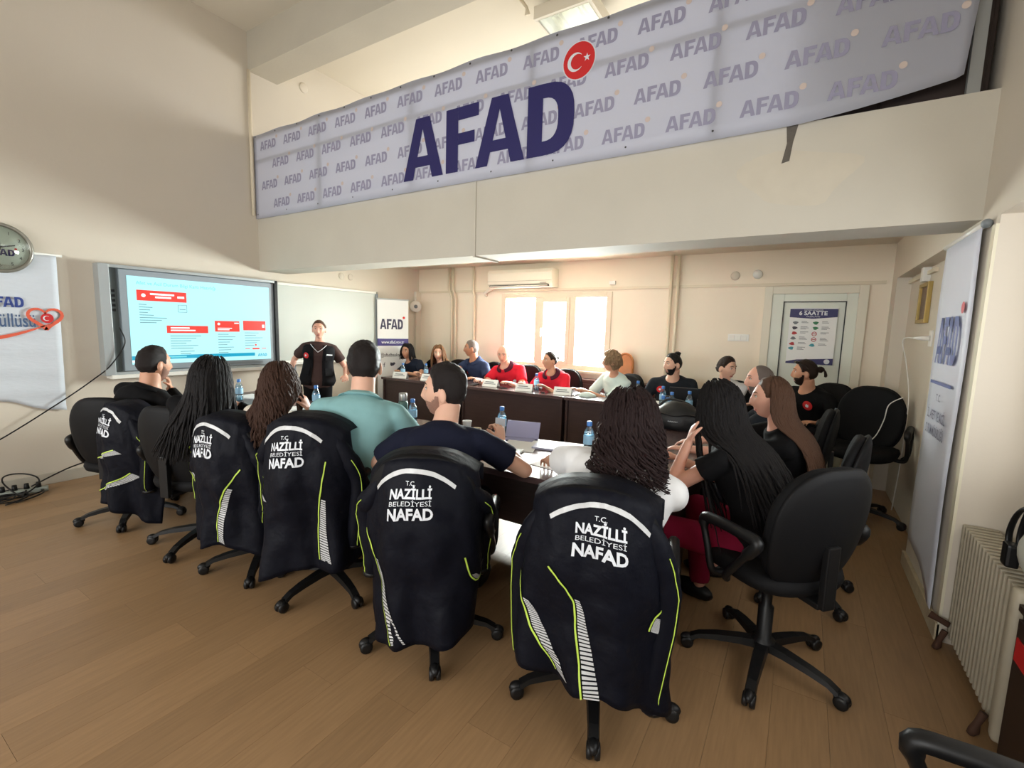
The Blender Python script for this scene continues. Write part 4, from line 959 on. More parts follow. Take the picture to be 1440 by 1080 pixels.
    for side, hip, kn, an in legsJ:
        b.add(*capsule(hip, kn, .075*s, .052*s)); b.add(*capsule(kn, kn.lerp(an, .35), .05*s, .052*s)); b.add(*capsule(kn.lerp(an, .35), an, .052*s, .034*s))
    Vb, Fb = remesh(b.V, b.F, vox, 4)
    out = MB(); out.add(Vb-np.array(base), Fb)
    for (side, S_, E_, Wp), pal, hdr, cu in zip(arms, palms, hdirs, curls):
        d = Vector(hdr) if hdr is not None else (Wp-E_); n = Vector(pal) if pal is not None else Vector((0, 0, -1))
        if abs(d.normalized().dot(n.normalized())) > .95: n = -r*side
        hb_ = handgeo(Wp, d, n, cu, side, s*(.92 if fem else 1.0)); Vh, Fh = remesh(hb_.V, hb_.F, .0048 if vox <= .011 else .006, 1, .4); out.add(Vh-np.array(base), Fh)
    G, D, Fg, ears = headgrid(fem)
    def hw_(p): return H+Hm @ (Vector(p)*hs)-base
    out.add([hw_(p) for p in G], Fg)
    for Ve, Fe in ears: out.add([hw_(p) for p in Ve], Fe)
    body = out.build('body', SKIN[skin], root, True)
    # ---- face
    front = np.where((D[:, 0] < 75))[0]
    def sy(x, z): q = front[np.argmin((G[front, 0]-x)**2+(G[front, 2]-z)**2)]; return G[q, 1]
    HR = None
    for sd_ in (-1, 1):
        ye = sy(sd_*.031, .010); V, F = ellip((sd_*.031, ye-.002, .010), (.0135, .006, .0062), 14, 8); ey = mk('eye', [hw_(p) for p in V], F, EYEW, root, True)
        V, F = ellip((sd_*.031, ye+.0022, .010), (.0056, .003, .0056), 10, 6); mk('iris', [hw_(p) for p in V], F, IRIS, ey, True)
        mk('lashes', *tubeg([hw_((sd_*x, sy(sd_*x, z)+.0015, z)) for x, z in ((.017, .011), (.024, .0165), (.031, .018), (.039, .016), (.045, .0105))], [.0008, .0014, .0016, .0014, .0008], 5), IRIS, ey)
        mk('eyebrow', *tubeg([hw_((sd_*x, sy(sd_*x, z)+.001, z)) for x, z in ((.014, .031), (.024, .0355), (.035, .037), (.046, .031))], [.002*hs, .0036*hs, .0034*hs, .0012*hs], 6), hcol or IRIS, root)
    for z, rr in ((-.0655, .0034), (-.0735, .0042)):
        mk('lip', *tubeg([hw_((x, sy(x, z)+.0005, z+(.0025 if abs(x) > .018 else 0)*(-1 if z > -.07 else 1))) for x in (-.023, -.014, -.006, 0, .006, .014, .023)], [.0008, rr*.8, rr, rr*.9, rr, rr*.8, .0008], 6), LIPM, root, True)
    if glasses:
        gg = MB()
        for sd_ in (-1, 1):
            gy = sy(sd_*.033, .0)+.016; gg.tube([(sd_*.033+.023*math.cos(a), gy, .006+.019*math.sin(a)) for a in np.linspace(0, 2*math.pi, 18)], .0016, 6); gg.tube([(sd_*.056, gy, .012), (sd_*.078, .02, .012), (sd_*.079, -.02, .008)], .0016, 6)
        gg.tube([(-.01, sy(0, .01)+.006, .009), (.01, sy(0, .01)+.006, .009)], .0016, 6); gg.V = [hw_(p) for p in gg.V]; gg.build('glasses', mat('glasses_frame', (70, 60, 58), .3, metal=.4), root)
    # ---- hair
    hl = lambda az, base_: float(np.interp(az, [0, 28, 52, 66, 76, 84, 92, 104, 130, 180], base_))
    LINE = dict(short=[.070, .071, .060, .035, -.012, .012, .026, -.03, -.075, -.086], long=[.074, .072, .05, .02, -.03, -.06, -.07, -.08, -.085, -.085], back=[.080, .078, .062, .036, .0, .014, .026, -.03, -.06, -.066], reced=[.104, .098, .082, .05, -.005, .012, .026, -.03, -.07, -.08], ring=[.3, .3, .3, .05, .0, .015, .028, -.03, -.06, -.066])
    hk = dict(hair or dict(kind='short')); kind = hk.get('kind', 'short'); hc_ = hcol or hairm('black', (26, 22, 22))
    def cap(line, tt, ts, zmax=None, nz=.003, fade=None):
        V = []; keep = []
        rg = np.array([(G[k, 2]-hl(D[k, 0], line))/.022 for k in range(len(G))])
        if zmax is not None: rg = np.minimum(rg, np.array([(zmax-G[k, 2])/.03 for k in range(len(G))]))
        for k in range(len(G)):
            d = Vector(D[k, 1:]); q = max(0, min(1, rg[k])); th = (ts+(tt-ts)*sstep(G[k, 2], .0, .09))*q*(.55+.45*min(1, rg[k]/3))
            nzv = (noise.noise(Vector(G[k])*70)+.8*noise.noise(Vector(G[k])*190)*(kind == 'short')*sstep(G[k, 2], .02, .07))*nz*q; V.append(hw_(Vector(G[k])+d*(th+nzv-.0015*(rg[k] < .05))))
        keep = [f_ for f_ in Fg if max(rg[i] for i in f_) > 0.02 and (zmax is None or min(rg[i] for i in f_) > -.5)]
        # top pole ring closed by the degenerate rows
        return V, keep, [1 if (fade and sum(G[i, 2] for i in f_)/4 < fade-.03*(D[f_[0], 0] > 130)) else 0 for f_ in keep]
    if kind in ('short', 'ring'):
        V, F, MI = cap(LINE[hk.get('line', kind)], hk.get('t', .016), hk.get('ts', .007), .055 if kind == 'ring' else None, hk.get('nz', .004), hk.get('fade')); HR = mk('hair', V, F, [hc_, mat('hair_fade', (62, 48, 43), .7, var=.2, scale=150)], root, True, MI)
    else:
        hb2 = MB(); V, F, MI = cap(LINE[hk.get('line', 'back' if kind in ('bun', 'tied') else 'long')], hk.get('t', .018), hk.get('ts', .012)); hb2.add(V, F)
        rnd = random.Random(hash(key) % 1000 if False else sum(map(ord, key)))
        if kind in ('bun', 'tied'):
            bp = Vector(hk.get('bun', (0, -.085, .085))); br = hk.get('br', .032)
            V, F = ellip((0, 0, 0), (br, br, br*.85), 18, 12); V = [bp+Vector(v)*(1+.18*noise.noise(Vector(v)*60)+.08*math.sin(Vector(v).z*160)) for v in V]; hb2.add([hw_(v) for v in V], F)
            for k in range(hk.get('tail', 0)):
                a = rnd.uniform(-1, 1); Pq = spline([bp, bp+Vector((a*.02, -.035, -.01)), bp+Vector((a*.035, -.05, -.05)), bp+Vector((a*.03, -.045, -.05-hk.get('tl', .06)))], 4); hb2.tube([hw_(p) for p in Pq], [.008]*10+[.006, .004, .002], 6)
            for k in range(40):   # combed-back strands
                a = math.radians(rnd.uniform(45, 150))*rnd.choice((-1, 1)); e0 = rnd.uniform(.3, .8); p0 = Vector((math.sin(a)*math.cos(e0)*.078, math.cos(a)*math.cos(e0)*.095, math.sin(e0)*.115)); pm = (p0+bp)/2; pm = pm.normalized()*max(pm.length, .104); hb2.tube([hw_(p) for p in spline([p0*.985, pm*1.03, bp], 4)], [.001]+[.0025]*6+[.0025, .002], 5)
        else:
            N = hk.get('n', 150); L0 = hk.get('len', .35); curl = hk.get('curl', 0); cf_ = hk.get('freq', 40); vol = hk.get('vol', 1.0); flow = Vector(hk.get('flow', (0, 0, -1))); rad = hk.get('r', .0085)
            amin = hk.get('amin', 48)
            inv = Hm.transposed()
            for k in range(N):
                az = math.radians(rnd.uniform(amin, 180))*rnd.choice((-1, 1)); el = rnd.uniform(-.1, 1.25) if abs(math.degrees(az)) > 75 else rnd.uniform(.45, 1.25)
                vv = vol*rnd.uniform(.9, 1.16); jit = Vector((rnd.gauss(0, 1), rnd.gauss(0, 1), 0))*hk.get('spread', .05)
                def onhead(el): 
                    q = headshape(math.sin(az)*math.cos(el), math.cos(az)*math.cos(el), math.sin(el), fem); q = Vector(q)
                    pass
                    return q*(1.05+.07*vv)+q.normalized()*.012*vv
                pts = []; e = el; 
                while e > .08: pts.append(H+Hm @ (onhead(e)*hs)); e -= .25
                pts.append(H+Hm @ (onhead(min(el, .02))*hs)); q = pts[-1].copy(); ln = 0; L = L0*rnd.uniform(.72, 1.06)*s; step = .045
                out_ = Hm @ Vector((math.sin(az), math.cos(az), 0)); 
                while ln < L:
                    bl = sstep(ln, .0, .22); dr = (Vector((0, 0, -1)).lerp(flow+jit, bl)+out_*(.10*math.exp(-ln*9))*vol); dr.normalize(); q = q+dr*step; ln += step
                    # stay outside the torso
                    zz = (q-P).dot((Nb-P))/((Nb-P).length_squared)
                    if -.1 < zz < 1.02:
                        c2, r2, f2, T2 = frame(zz); rel = q-c2; x_ = rel.dot(r2); y_ = rel.dot(f2); w_ = float(np.interp(zz, KT, HW))*s*wide+.06; d_ = float(np.interp(zz, KT, HD))*s*wide**.8+.04
                        bs = -1 if abs(math.degrees(az)) > 66 else 1
                        if abs(x_) < w_:
                            ym = d_*math.sqrt(1-(x_/w_)**2)
                            if y_*bs < ym: q = c2+r2*x_+f2*(y_+(ym*bs-y_)*.85)+T2*rel.dot(T2)
                    pts.append(q.copy())
                for _ in range(4): pts = pts[:1]+[(pts[i-1]+pts[i]*2+pts[i+1])/4 for i in range(1, len(pts)-1)]+pts[-1:]
                sp_ = spline(pts, 2 if not curl else 4); ph0 = rnd.uniform(0, 6.28); am = curl*rnd.uniform(.7, 1.3); n_ = len(sp_); acc = 0; o2 = []
                for i, p in enumerate(sp_):
                    if i: acc += (sp_[i]-sp_[i-1]).length
                    g = sstep(acc, .05, hk.get('grow', .18))*am; o2.append(p+rt(look)*math.cos(acc*cf_+ph0)*g+hd(look)*math.sin(acc*cf_+ph0)*g+Vector((rnd.gauss(0, .0012), rnd.gauss(0, .0012), 0)))
                rr = [rad*(.5+.5*min(1, i/3))*(1-.75*max(0, (i/n_-.6)/.4)) for i in range(n_)]
                hb2.tube([p-base for p in o2], rr, 5)
            for k in range(hk.get('curls', 0)):
                q = rnd.randrange(len(G)); zl = hl(D[q, 0], LINE['long'])
                if G[q, 2] > zl: rr_ = rnd.uniform(.010, .017); hb2.add(*ellip(hw_(Vector(G[q])*1.03+Vector(D[q, 1:])*.018), (rr_, rr_, rr_*.8), 8, 6))
        HR = hb2.build('hair', hc_, root, True)
    if beard:
        rg = np.array([min((-.046-G[k, 2]+.036*sstep(D[k, 0], 50, 84))/.014, (88-D[k, 0])/10, 1.2 if G[k, 2] > -.125 else 0) for k in range(len(G))])
        lipz = np.array([(abs(G[k, 0]) < .021 and -.079 < G[k, 2] < -.061) for k in range(len(G))]); rg[lipz] = -1
        nose = np.array([(abs(G[k, 0]) < .02 and G[k, 2] > -.050) for k in range(len(G))]); rg[nose] = -1
        V = [hw_(Vector(G[k])+Vector(D[k, 1:])*(beard*max(0, min(1, rg[k]))-.001*(rg[k] < .05)+.001*noise.noise(Vector(G[k])*150))) for k in range(len(G))]
        mk('beard', V, [f_ for f_ in Fg if min(rg[i] for i in f_) > -.2 and max(rg[i] for i in f_) > .1], hc_ if beard > .0055 else mat('stubble_'+skin, (146, 110, 94), .7, var=.2, scale=120), root, True)
    # ---- clothes
    b = MB(); ci = .012; b.add(*torsmesh([-.22, -.12, 0, .12, .25, .4, .52, .62, .72, .82, .88, .93, .965, .985], ci))
    sl = {'short': .62, 'long': 2, 'cap': .35, 'half': .9}[sleeve]
    for side, S_, E_, Wp in arms:
        b.add(*capsule(c+r*side*sw*.5, S_, ar[0]*1.15+ci*.6, ar[0]+ci*1.1))
        if sl <= 1: e_ = S_.lerp(E_, sl); V, F = tubeg([S_-(E_-S_).normalized()*.02, S_, S_.lerp(E_, sl*.5), e_], [ar[0]*.8, ar[0]+ci*1.1, ar[0]+ci*1.5, ar[0]*.94+ci*2.0], 16); b.add(V, F)
        else:
            b.add(*capsule(S_, E_, ar[0]+ci*1.2, ar[1]+ci*1.2)); e2 = E_.lerp(Wp, .93); V, F = tubeg([E_, E_.lerp(Wp, .3), e2], [ar[1]+ci*1.2, ar[2]+ci*1.3, ar[3]+ci*1.0], 16); b.add(V, F)
    Vt, Ft = remesh(b.V, b.F, vox, 3)
    for i in range(len(Vt)):
        v = Vector(Vt[i]); n_ = noise.noise(v*Vector((9, 9, 16)).length*.35)*.5+noise.noise(Vector((v.x*14, v.y*14, v.z*28)))*.5
        rel = v-Cc(.5); dd = Vector((rel.x, rel.y, 0)); 
        if dd.length > 1e-4: v += dd.normalized()*n_*.0075
        Vt[i] = v
    top_m = top or fabric('black', (15, 15, 17)); sh_o = mk('shirt', Vt-np.array(base), Ft, top_m, root, True)
    if collar is not None:
        cc_ = MB(); rings = []
        for t, inf in ((.955, .014), (.985, .013), (1.015, .014), (1.0, .022), (.975, .028), (.957, .030)):
            rings.append([tors(t, 2*math.pi*j/28, inf) for j in range(28)])
        V = [p for rg_ in rings for p in rg_]; F = [(a*28+j, a*28+(j+1) % 28, (a+1)*28+(j+1) % 28, (a+1)*28+j) for a in range(5) for j in range(28) if not (j in (0, 27) and a >= 0)]
        co = mk('collar', [Vector(v)-base for v in V], F, collar, root, True); sd = co.modifiers.new('t', 'SOLIDIFY'); sd.thickness = .003
    b = MB(); b.add(*torsmesh([-.28, -.2, -.1, .02, .1], .008))
    for side, hip, kn, an in legsJ:
        b.add(*capsule(hip, kn, .088*s, .066*s)); b.add(*capsule(kn, kn.lerp(an, .4), .064*s, .062*s)); V, F = tubeg([kn, kn.lerp(an, .5), an+Vector((0, 0, .01))], [.062*s, .06*s, .055*s], 14); b.add(V, F)
    Vp, Fp = remesh(b.V, b.F, .014, 3); mk('trousers', Vp-np.array(base), Fp, bottom or fabric('dark_trousers', (34, 34, 40)), root, True)
    for side, hip, kn, an in legsJ:
        fo = hd(heading+side*-6); Rm = Matrix.Rotation(math.radians(heading-side*6), 3, 'Z'); V, F = ellip((0, 0, 0), (.045*s, .135*s, .055*s), 16, 10)
        V = [Rm @ Vector((v[0]*(1-.15*(v[1] < 0)), v[1], max(-.04, v[2]*(1-.35*max(0, v[1]/.13)))))+Vector((an.x, an.y, .041))+fo*.05-base for v in V]; mk('shoe', V, F, shoes, root, True)
    tag(root, label, 'person'); PEOPLE[key] = dict(root=root, base=base, tors=tors, frame=frame, arms=arms, hw=hw_, H=H, Hm=Hm, ar=ar, hs=hs)
    return root
def chest_badge(key, t, ang, rad, m, name='badge', inner=None, infl=.019):
    q = PEOPLE[key]; tr = q['tors']; n = 16; 
    c0 = tr(t, ang, infl); dx = (tr(t, ang+.05, infl)-tr(t, ang-.05, infl)).normalized(); dy = (tr(t+.02, ang, infl)-tr(t-.02, ang, infl)).normalized(); nn = dx.cross(dy)
    if nn.dot(c0-q['frame'](t)[0]) < 0: nn = -nn
    V = [c0+nn*.004-q['base']]+[c0+dx*rad*math.cos(2*math.pi*k/n)+dy*rad*math.sin(2*math.pi*k/n)-nn*.002-q['base'] for k in range(n)]
    o = mk(name, V, [(0, 1+k, 1+(k+1) % n) for k in range(n)], m, q['root'], True)
    if inner: mk(name+'_emblem', [v+nn*.002+(0*v) for v in [c0+nn*.004-q['base']+(dx*math.cos(a)+dy*math.sin(a))*rad*.45*(1 if k % 2 else .6) for k, a in enumerate(np.linspace(0, 2*math.pi, 12, endpoint=False))]], [tuple(range(12))], inner, o)
    return o
# ------------------------------------------------------------------ seating: chairs
chair('c1', 'black office chair at the far left with a jacket on its corner', -4.20, 1.40, 38, base=20, raise_=-.02)
chair('c2', 'black office chair under the long dark-haired woman in the near row', -3.35, 1.50, 20, base=64)
chair('c3', 'black office chair under the woman with wavy brown hair', -2.76, 1.56, 14, base=10)
chair('c4', 'black office chair under the man in the pale teal polo', -2.20, 1.63, 26, raise_=.06, base=40)
chair('c6', 'black office chair under the man in the navy T-shirt', -1.43, 1.63, 30, base=7)
chair('c7', 'black office chair under the curly-haired woman in white', -.63, 1.72, 15, base=59)
chair('c8', 'black office chair with a bare back, of the woman in crimson trousers', -.04, 2.31, 48, raise_=.03, base=32)
chair('c9', 'black office chair of the woman with straight light brown hair', .06, 3.12, 84, base=10)
chair('c11', 'black office chair of the mostly hidden man on the right side', -.03, 4.08, 90, base=60)
chair('c10', 'black office chair of the man with sunglasses on his head', .17, 5.38, 150, raise_=.06, base=15)
chair('c12', 'black office chair of the woman in a white top by the back wall', -.60, 5.52, 185, base=25)
chair('c13', 'black office chair of the bearded man in a dark sweater', -1.2, 5.42, 185, base=0)
chair('c14', 'black office chair of the grey-haired woman near the low cabinet', -1.84, 5.36, 160, base=10, arms=False)
chair('c15', 'black office chair of the woman in a red polo', -2.62, 5.38, 180, base=30, arms=False)
chair('c16', 'black office chair of the bald man in a red polo', -3.30, 5.58, 185, base=15, arms=False)
chair('c17', 'black office chair of the man in the navy polo', -3.98, 5.60, 170, base=35, arms=False)
chair('c18', 'black office chair of the woman with light brown hair at the back', -4.55, 5.58, 190, base=5, arms=False)
chair('c19', 'black office chair of the black-haired woman beside the roll-up banner', -5.02, 5.60, 190, base=45, arms=False)
chair('ce', 'vacant black office chair by the right wall, white cord over its back', .48, 4.72, 165, raise_=.11, base=30)
mk('cord', *tubeg(spline([(-.20, -.20, 1.02), (-.12, -.175, .95), (-.10, -.17, .82), (-.06, -.15, .68), (.0, -.1, .615), (.08, -.12, .61), (.03, -.14, .612)], 6), .004, 6), PVC, CHAIRS['ce'], True)
chair('cb', 'black office chair at the bottom right corner, only its armrest in view', .37, .93, 90, base=20)
# ------------------------------------------------------------------ jackets
jacket('navy work jacket on the leftmost chair, lettering slanting down', -3.90, 1.50, 2, .925, .215, .16, seed=1, hemf=lambda u: .22-.12*u, sleeves=((.34, .02), (.34, 0)), textu=-.05, hatch=[[(-.55, .62), (-.3, .55), (.05, .47), (.3, .40)], [(-.5, .97), (-.2, .86), (.2, .72), (.5, .58)]])
jacket('navy work jacket behind the woman with wavy brown hair', -2.76, 1.555, 14, .975, .235, .24, seed=2, hemf=lambda u: .26-.06*abs(u), textu=-.12, sleeves=((.42, .02), (.34, .0)), hatch=[[(-.75, .33), (-.66, .42), (-.6, .47), (-.58, .5)], [(.55, .34), (.30, .52), (.14, .74), (.08, .97)]])
jacket('navy work jacket behind the man in the pale teal polo', -2.20, 1.625, 26, 1.03, .24, .24, seed=3, hemf=lambda u: .24+.05*u, textu=-.12, sleeves=((.5, .02), (.36, .0)), hatch=[[(-.75, .33), (-.66, .42), (-.6, .47), (-.58, .5)], [(.46, .24), (.34, .5), (.28, .72), (.30, .93)]])
jacket('navy work jacket behind the man in the navy T-shirt', -1.43, 1.635, 30, .96, .25, .17, seed=4, hemf=lambda u: .15+.10*max(0, u)+.02*u, textu=-.08, sleeves=((.40, .03), (.40, .10)), hatch=[[(-.78, .34), (-.60, .52), (-.46, .72), (-.30, .97)], [(.50, .52), (.56, .64), (.68, .70), (.85, .66)]])
jacket('navy work jacket on the nearest chair, behind the curly-haired woman', -.63, 1.715, 15, .965, .245, .16, seed=5, hemf=lambda u: .26-.14*max(0, u-.1)+.02*math.sin(6*u), textu=.10, sleeves=((.25, .02), (.16, .0)), hatch=[[(-.36, .36), (-.14, .52), (-.08, .72), (.0, 1.0)], [(-.80, .45), (-.62, .60), (-.52, .76), (-.30, .95)], [(.86, .42), (.66, .52), (.60, .58), (.59, .60)]])
# ------------------------------------------------------------------ people
BLK = fabric('black', (15, 15, 17)); NVY = fabric('navy', (24, 27, 44)); WHT = fabric('white', (226, 226, 226)); CRM = fabric('cream', (214, 206, 192)); TEA = fabric('pale_teal', (134, 178, 180)); RED = fabric('red_polo', (206, 34, 52)); DRED = fabric('maroon_collar', (74, 30, 44)); NPOLO = fabric('navy_polo', (46, 56, 84)); BRN = fabric('brown_shirt', (70, 54, 52)); PALE = fabric('pale_mint_print', (206, 222, 218)); CRIM = fabric('crimson_trousers', (128, 20, 50)); CHAR = fabric('charcoal_sweater', (36, 40, 46)); BLU = fabric('denim', (44, 54, 80))
HBLK = hairm('black', (22, 19, 20)); HDBR = hairm('dark_brown', (44, 30, 24)); HBRN = hairm('brown', (84, 56, 40)); HLBR = hairm('light_brown', (122, 86, 58)); HGRY = hairm('grey', (116, 104, 98)); HBLG = hairm('grey_blond', (150, 124, 96)); HDK = hairm('soft_black', (34, 28, 27)); HWAV = hairm('chestnut_brown', (66, 44, 34)); HCUR = hairm('curly_dark', (40, 26, 26)); HSTR = hairm('straight_light_brown', (86, 61, 46))
# near row, left to right
person('p1', 'man in a black jacket at the left end, fist under his chin', (-4.12, 1.45, .54), (-4.03, 1.52, 1.165), 25, 8, sh=18, sleeve='long', top=BLK, skin='mid', hair=dict(kind='short', t=.016, ts=.009), hcol=HDK, collar=BLK, hands=((-4.15, 1.86, .80), (-4.19, 1.67, .95)), poles=(None, (.5, .5, -1)), palms=(None, (0, -.5, .5)), hdirs=(None, (.2, -.2, 1)), curls=(.5, 1.2), beard=.003, wide=1.2, hsize=1.08)
person('p2', 'woman in black with very long dark hair in the near row', (-3.30, 1.47, .54), (-3.02, 1.42, 1.155), 28, 28, hpitch=-8, hroll=6, fem=True, sleeve='long', top=BLK, skin='light', hair=dict(kind='long', len=.46, n=360, vol=1.25, spread=.14, r=.0065, flow=(-.1, -.12, -1)), hcol=HBLK, hands=((-3.5, 1.95, .80), (-3.03, 1.56, .97)), poles=(None, (.9, .2, -1)), palms=(None, (-.3, -.6, .3)), hdirs=(None, (-.2, -.4, .9)), curls=(.4, .9))
person('p3', 'woman in a cream top with wavy brown hair in the near row', (-2.66, 1.60, .54), (-2.52, 1.55, 1.145), 8, 34, hpitch=-6, hroll=-6, fem=True, sleeve='half', top=CRM, skin='pink', hair=dict(kind='long', len=.32, n=320, vol=1.1, curl=.010, freq=42, r=.0055, flow=(-.18, -.1, -1)), hcol=HWAV, hands=((-2.75, 2.1, .80), (-2.46, 1.69, .98)), poles=(None, (.9, .3, -1)), palms=(None, (-.6, -.4, .2)), hdirs=(None, (-.3, -.2, .9)), curls=(.4, .8))
person('p4', 'man in a pale teal polo shirt, seen from behind in the near row', (-2.05, 1.66, .60), (-2.12, 1.815, 1.258), 36, 46, hpitch=-4, sleeve='short', top=TEA, skin='light', hair=dict(kind='short', t=.020, ts=.005, fade=.0), hcol=HDK, collar=TEA, hands=((-2.55, 2.15, .80), (-1.98, 2.22, .80)), wide=1.12, s=1.05, hsize=1.08, beard=.003)
person('p6', 'man in a navy T-shirt turning his head left, phone in hand', (-1.46, 1.70, .54), (-1.55, 1.84, 1.165), 26, 116, hpitch=2, sh=22, sleeve='short', top=NVY, skin='light', hair=dict(kind='short', t=.028, ts=.006, fade=-.03), hcol=HDK, hands=((-1.74, 1.86, .66), (-1.37, 2.12, .86)), poles=((-1, -.5, -.2), (1, -.25, -.5)), palms=((1, .3, 0), (-.9, .1, .1)), hdirs=(None, (-.25, .12, .95)), curls=(.4, 1.05), beard=.005, wide=1.12, vox=.010, hsize=1.10)
person('p7', 'curly-haired woman in a white T-shirt seen from behind', (-.66, 1.78, .53), (-.585, 1.88, 1.135), 14, 62, hpitch=-6, fem=True, sleeve='short', top=WHT, bottom=BLU, skin='mid', hair=dict(kind='long', len=.27, n=430, vol=1.7, curl=.022, freq=74, grow=.34, r=.0052, flow=(0, -.1, -1), amin=40), hcol=HCUR, glasses=True, hands=((-1.13, 2.20, .79), (-.62, 2.25, .79)), poles=((-1, -.6, -.25), (1, 0, -.6)), wide=1.42, belly=.04, s=.98, vox=.010)
person('p8', 'woman in a black T-shirt and crimson trousers, long dark hair, cheek on hand', (-.08, 2.40, .53), (-.335, 2.46, 1.145), 75, 82, hpitch=-8, hroll=-6, sh=66, fem=True, sleeve='cap', top=BLK, bottom=CRIM, skin='pink', hair=dict(kind='long', len=.62, n=420, vol=1.2, spread=.13, r=.006, flow=(.42, -.12, -1), amin=55), hcol=HBLK, hands=((-.435, 2.365, .965), (-.55, 2.68, .79)), poles=((-1, -.35, -1.6), None), palms=((.9, .3, .1), None), hdirs=((.2, .25, 1), None), curls=(.5, .45), vox=.010, legs=(.06, .02))
person('p9', 'woman in black with long straight light brown hair, seen in profile', (.03, 3.12, .54), (-.135, 3.0, 1.14), 85, 100, hpitch=-2, fem=True, sleeve='short', top=BLK, skin='pink', hair=dict(kind='long', len=.48, n=340, vol=.9, r=.0055, flow=(.22, -.05, -1), amin=88, line='back'), hcol=HSTR, hands=((-.58, 2.92, .79), (-.56, 3.2, .79)), vox=.010)
person('p11', 'man with receding hair mostly hidden behind the light brown-haired woman', (-.05, 4.08, .54), (-.262, 4.05, 1.145), 90, 110, skin='pink', top=CHAR, hair=dict(kind='short', line='reced', t=.004, ts=.004, nz=.001), hcol=HGRY, hands=((-.62, 3.9, .79), (-.62, 4.2, .79)), sleeve='long', beard=.006)
person('p10', 'man in a black T-shirt with sunglasses on his tied-back hair', (.14, 5.32, .58), (.030, 5.2, 1.145), 140, 98, sh=135, skin='mid', top=BLK, hair=dict(kind='tied', bun=(0, -.125, .04), br=.034, tail=10, tl=.02, t=.02), hcol=HDBR, beard=.007, hands=((.17, 4.93, .72), (-.22, 5.0, .78)), poles=((.8, .2, -.5), None), wide=1.1)
person('p12', 'woman in a white top with dark tied hair looking to the right', (-.60, 5.50, .53), (-.632, 5.15, 1.148), 185, 238, hpitch=-8, fem=True, skin='light', top=WHT, hair=dict(kind='tied', bun=(0, -.095, -.03), br=.036, t=.016), hcol=HDBR, hands=((-.8, 5.1, .79), (-.45, 5.1, .79)))
person('p13', 'bearded man in a dark sweater with a top knot and red badges', (-1.2, 5.45, .54), (-1.185, 5.20, 1.150), 190, 142, hpitch=-4, sleeve='long', top=CHAR, skin='light', hair=dict(kind='bun', bun=(0, -.07, .105), br=.034, t=.012), hcol=HBLK, beard=.007, hands=((-.98, 5.02, .79), (-1.42, 5.0, .79)), wide=1.1)
person('p14', 'woman with short curly grey hair and glasses in a pale top', (-1.86, 5.40, .53), (-1.862, 5.18, 1.141), 150, 110, fem=True, skin='mid', top=PALE, sleeve='half', hair=dict(kind='long', len=.03, n=60, curl=.008, freq=110, vol=1.0, r=.006, curls=420, amin=45), hcol=HBLG, glasses=True, hands=((-2.05, 4.98, .79), (-2.22, 5.06, .79)), wide=1.05)
person('p15', 'woman in a red polo shirt with her hair in a small bun', (-2.62, 5.42, .53), (-2.64, 5.13, 1.105), 180, 150, fem=True, skin='mid', top=RED, collar=DRED, hair=dict(kind='bun', bun=(0, -.118, .03), br=.026, t=.008), hcol=HDBR, hands=((-2.55, 4.92, .79), (-2.90, 4.95, .79)), wide=1.2, s=.98)
person('p16', 'bald man in a red polo shirt looking down at the back table', (-3.32, 5.55, .54), (-3.38, 5.22, 1.142), 185, 196, hpitch=-14, skin='pink', top=RED, collar=DRED, hair=dict(kind='ring', t=.004, ts=.004), hcol=HGRY, hands=((-3.12, 5.0, .79), (-3.55, 4.92, .79)), wide=1.15, belly=.03)
person('p17', 'man in a navy polo with short grey hair, seen in profile', (-3.99, 5.58, .55), (-4.02, 5.36, 1.185), 165, 128, skin='tan', top=NPOLO, collar=NPOLO, hair=dict(kind='short', t=.012, ts=.005), hcol=HGRY, hands=((-3.72, 5.08, .79), (-4.2, 5.0, .79)), wide=1.05)
person('p18', 'woman with long light brown hair at the back, facing the camera', (-4.55, 5.58, .52), (-4.60, 5.33, 1.088), 195, 212, fem=True, skin='light', top=DRED, hair=dict(kind='long', len=.22, n=130, vol=1.1, curl=.006, freq=30, r=.008, amin=52), hcol=HLBR, hands=((-4.4, 5.0, .79), (-4.7, 5.0, .79)))
person('p19', 'woman with black hair and a dark vest beside the roll-up banner', (-5.03, 5.54, .52), (-5.15, 5.24, 1.09), 195, 188, hroll=-5, fem=True, skin='mid', top=fabric('dark_navy_shirt', (36, 42, 58)), hair=dict(kind='long', len=.12, n=110, vol=1.0, r=.008, amin=56), hcol=HBLK, hands=((-4.92, 5.0, .79), (-5.12, 4.98, .79)), poles=((.7, .2, -.6), (-.7, .2, -.6)))
person('ps', 'standing presenter in a black vest over a brown T-shirt', (-4.98, 3.55, .80), (-4.955, 3.565, 1.415), 230, 226, hpitch=-3, stand=True, fem=True, s=.97, wide=1.10, skin='pink', top=BRN, bottom=BLK, hair=dict(kind='tied', bun=(0, -.10, .0), br=.03, t=.008), hcol=HBRN, hands=((-4.66, 3.70, .87), (-5.20, 3.33, .87)), poles=((-.6, .8, -.1), (-.9, .3, -.1)), slouch=.0)
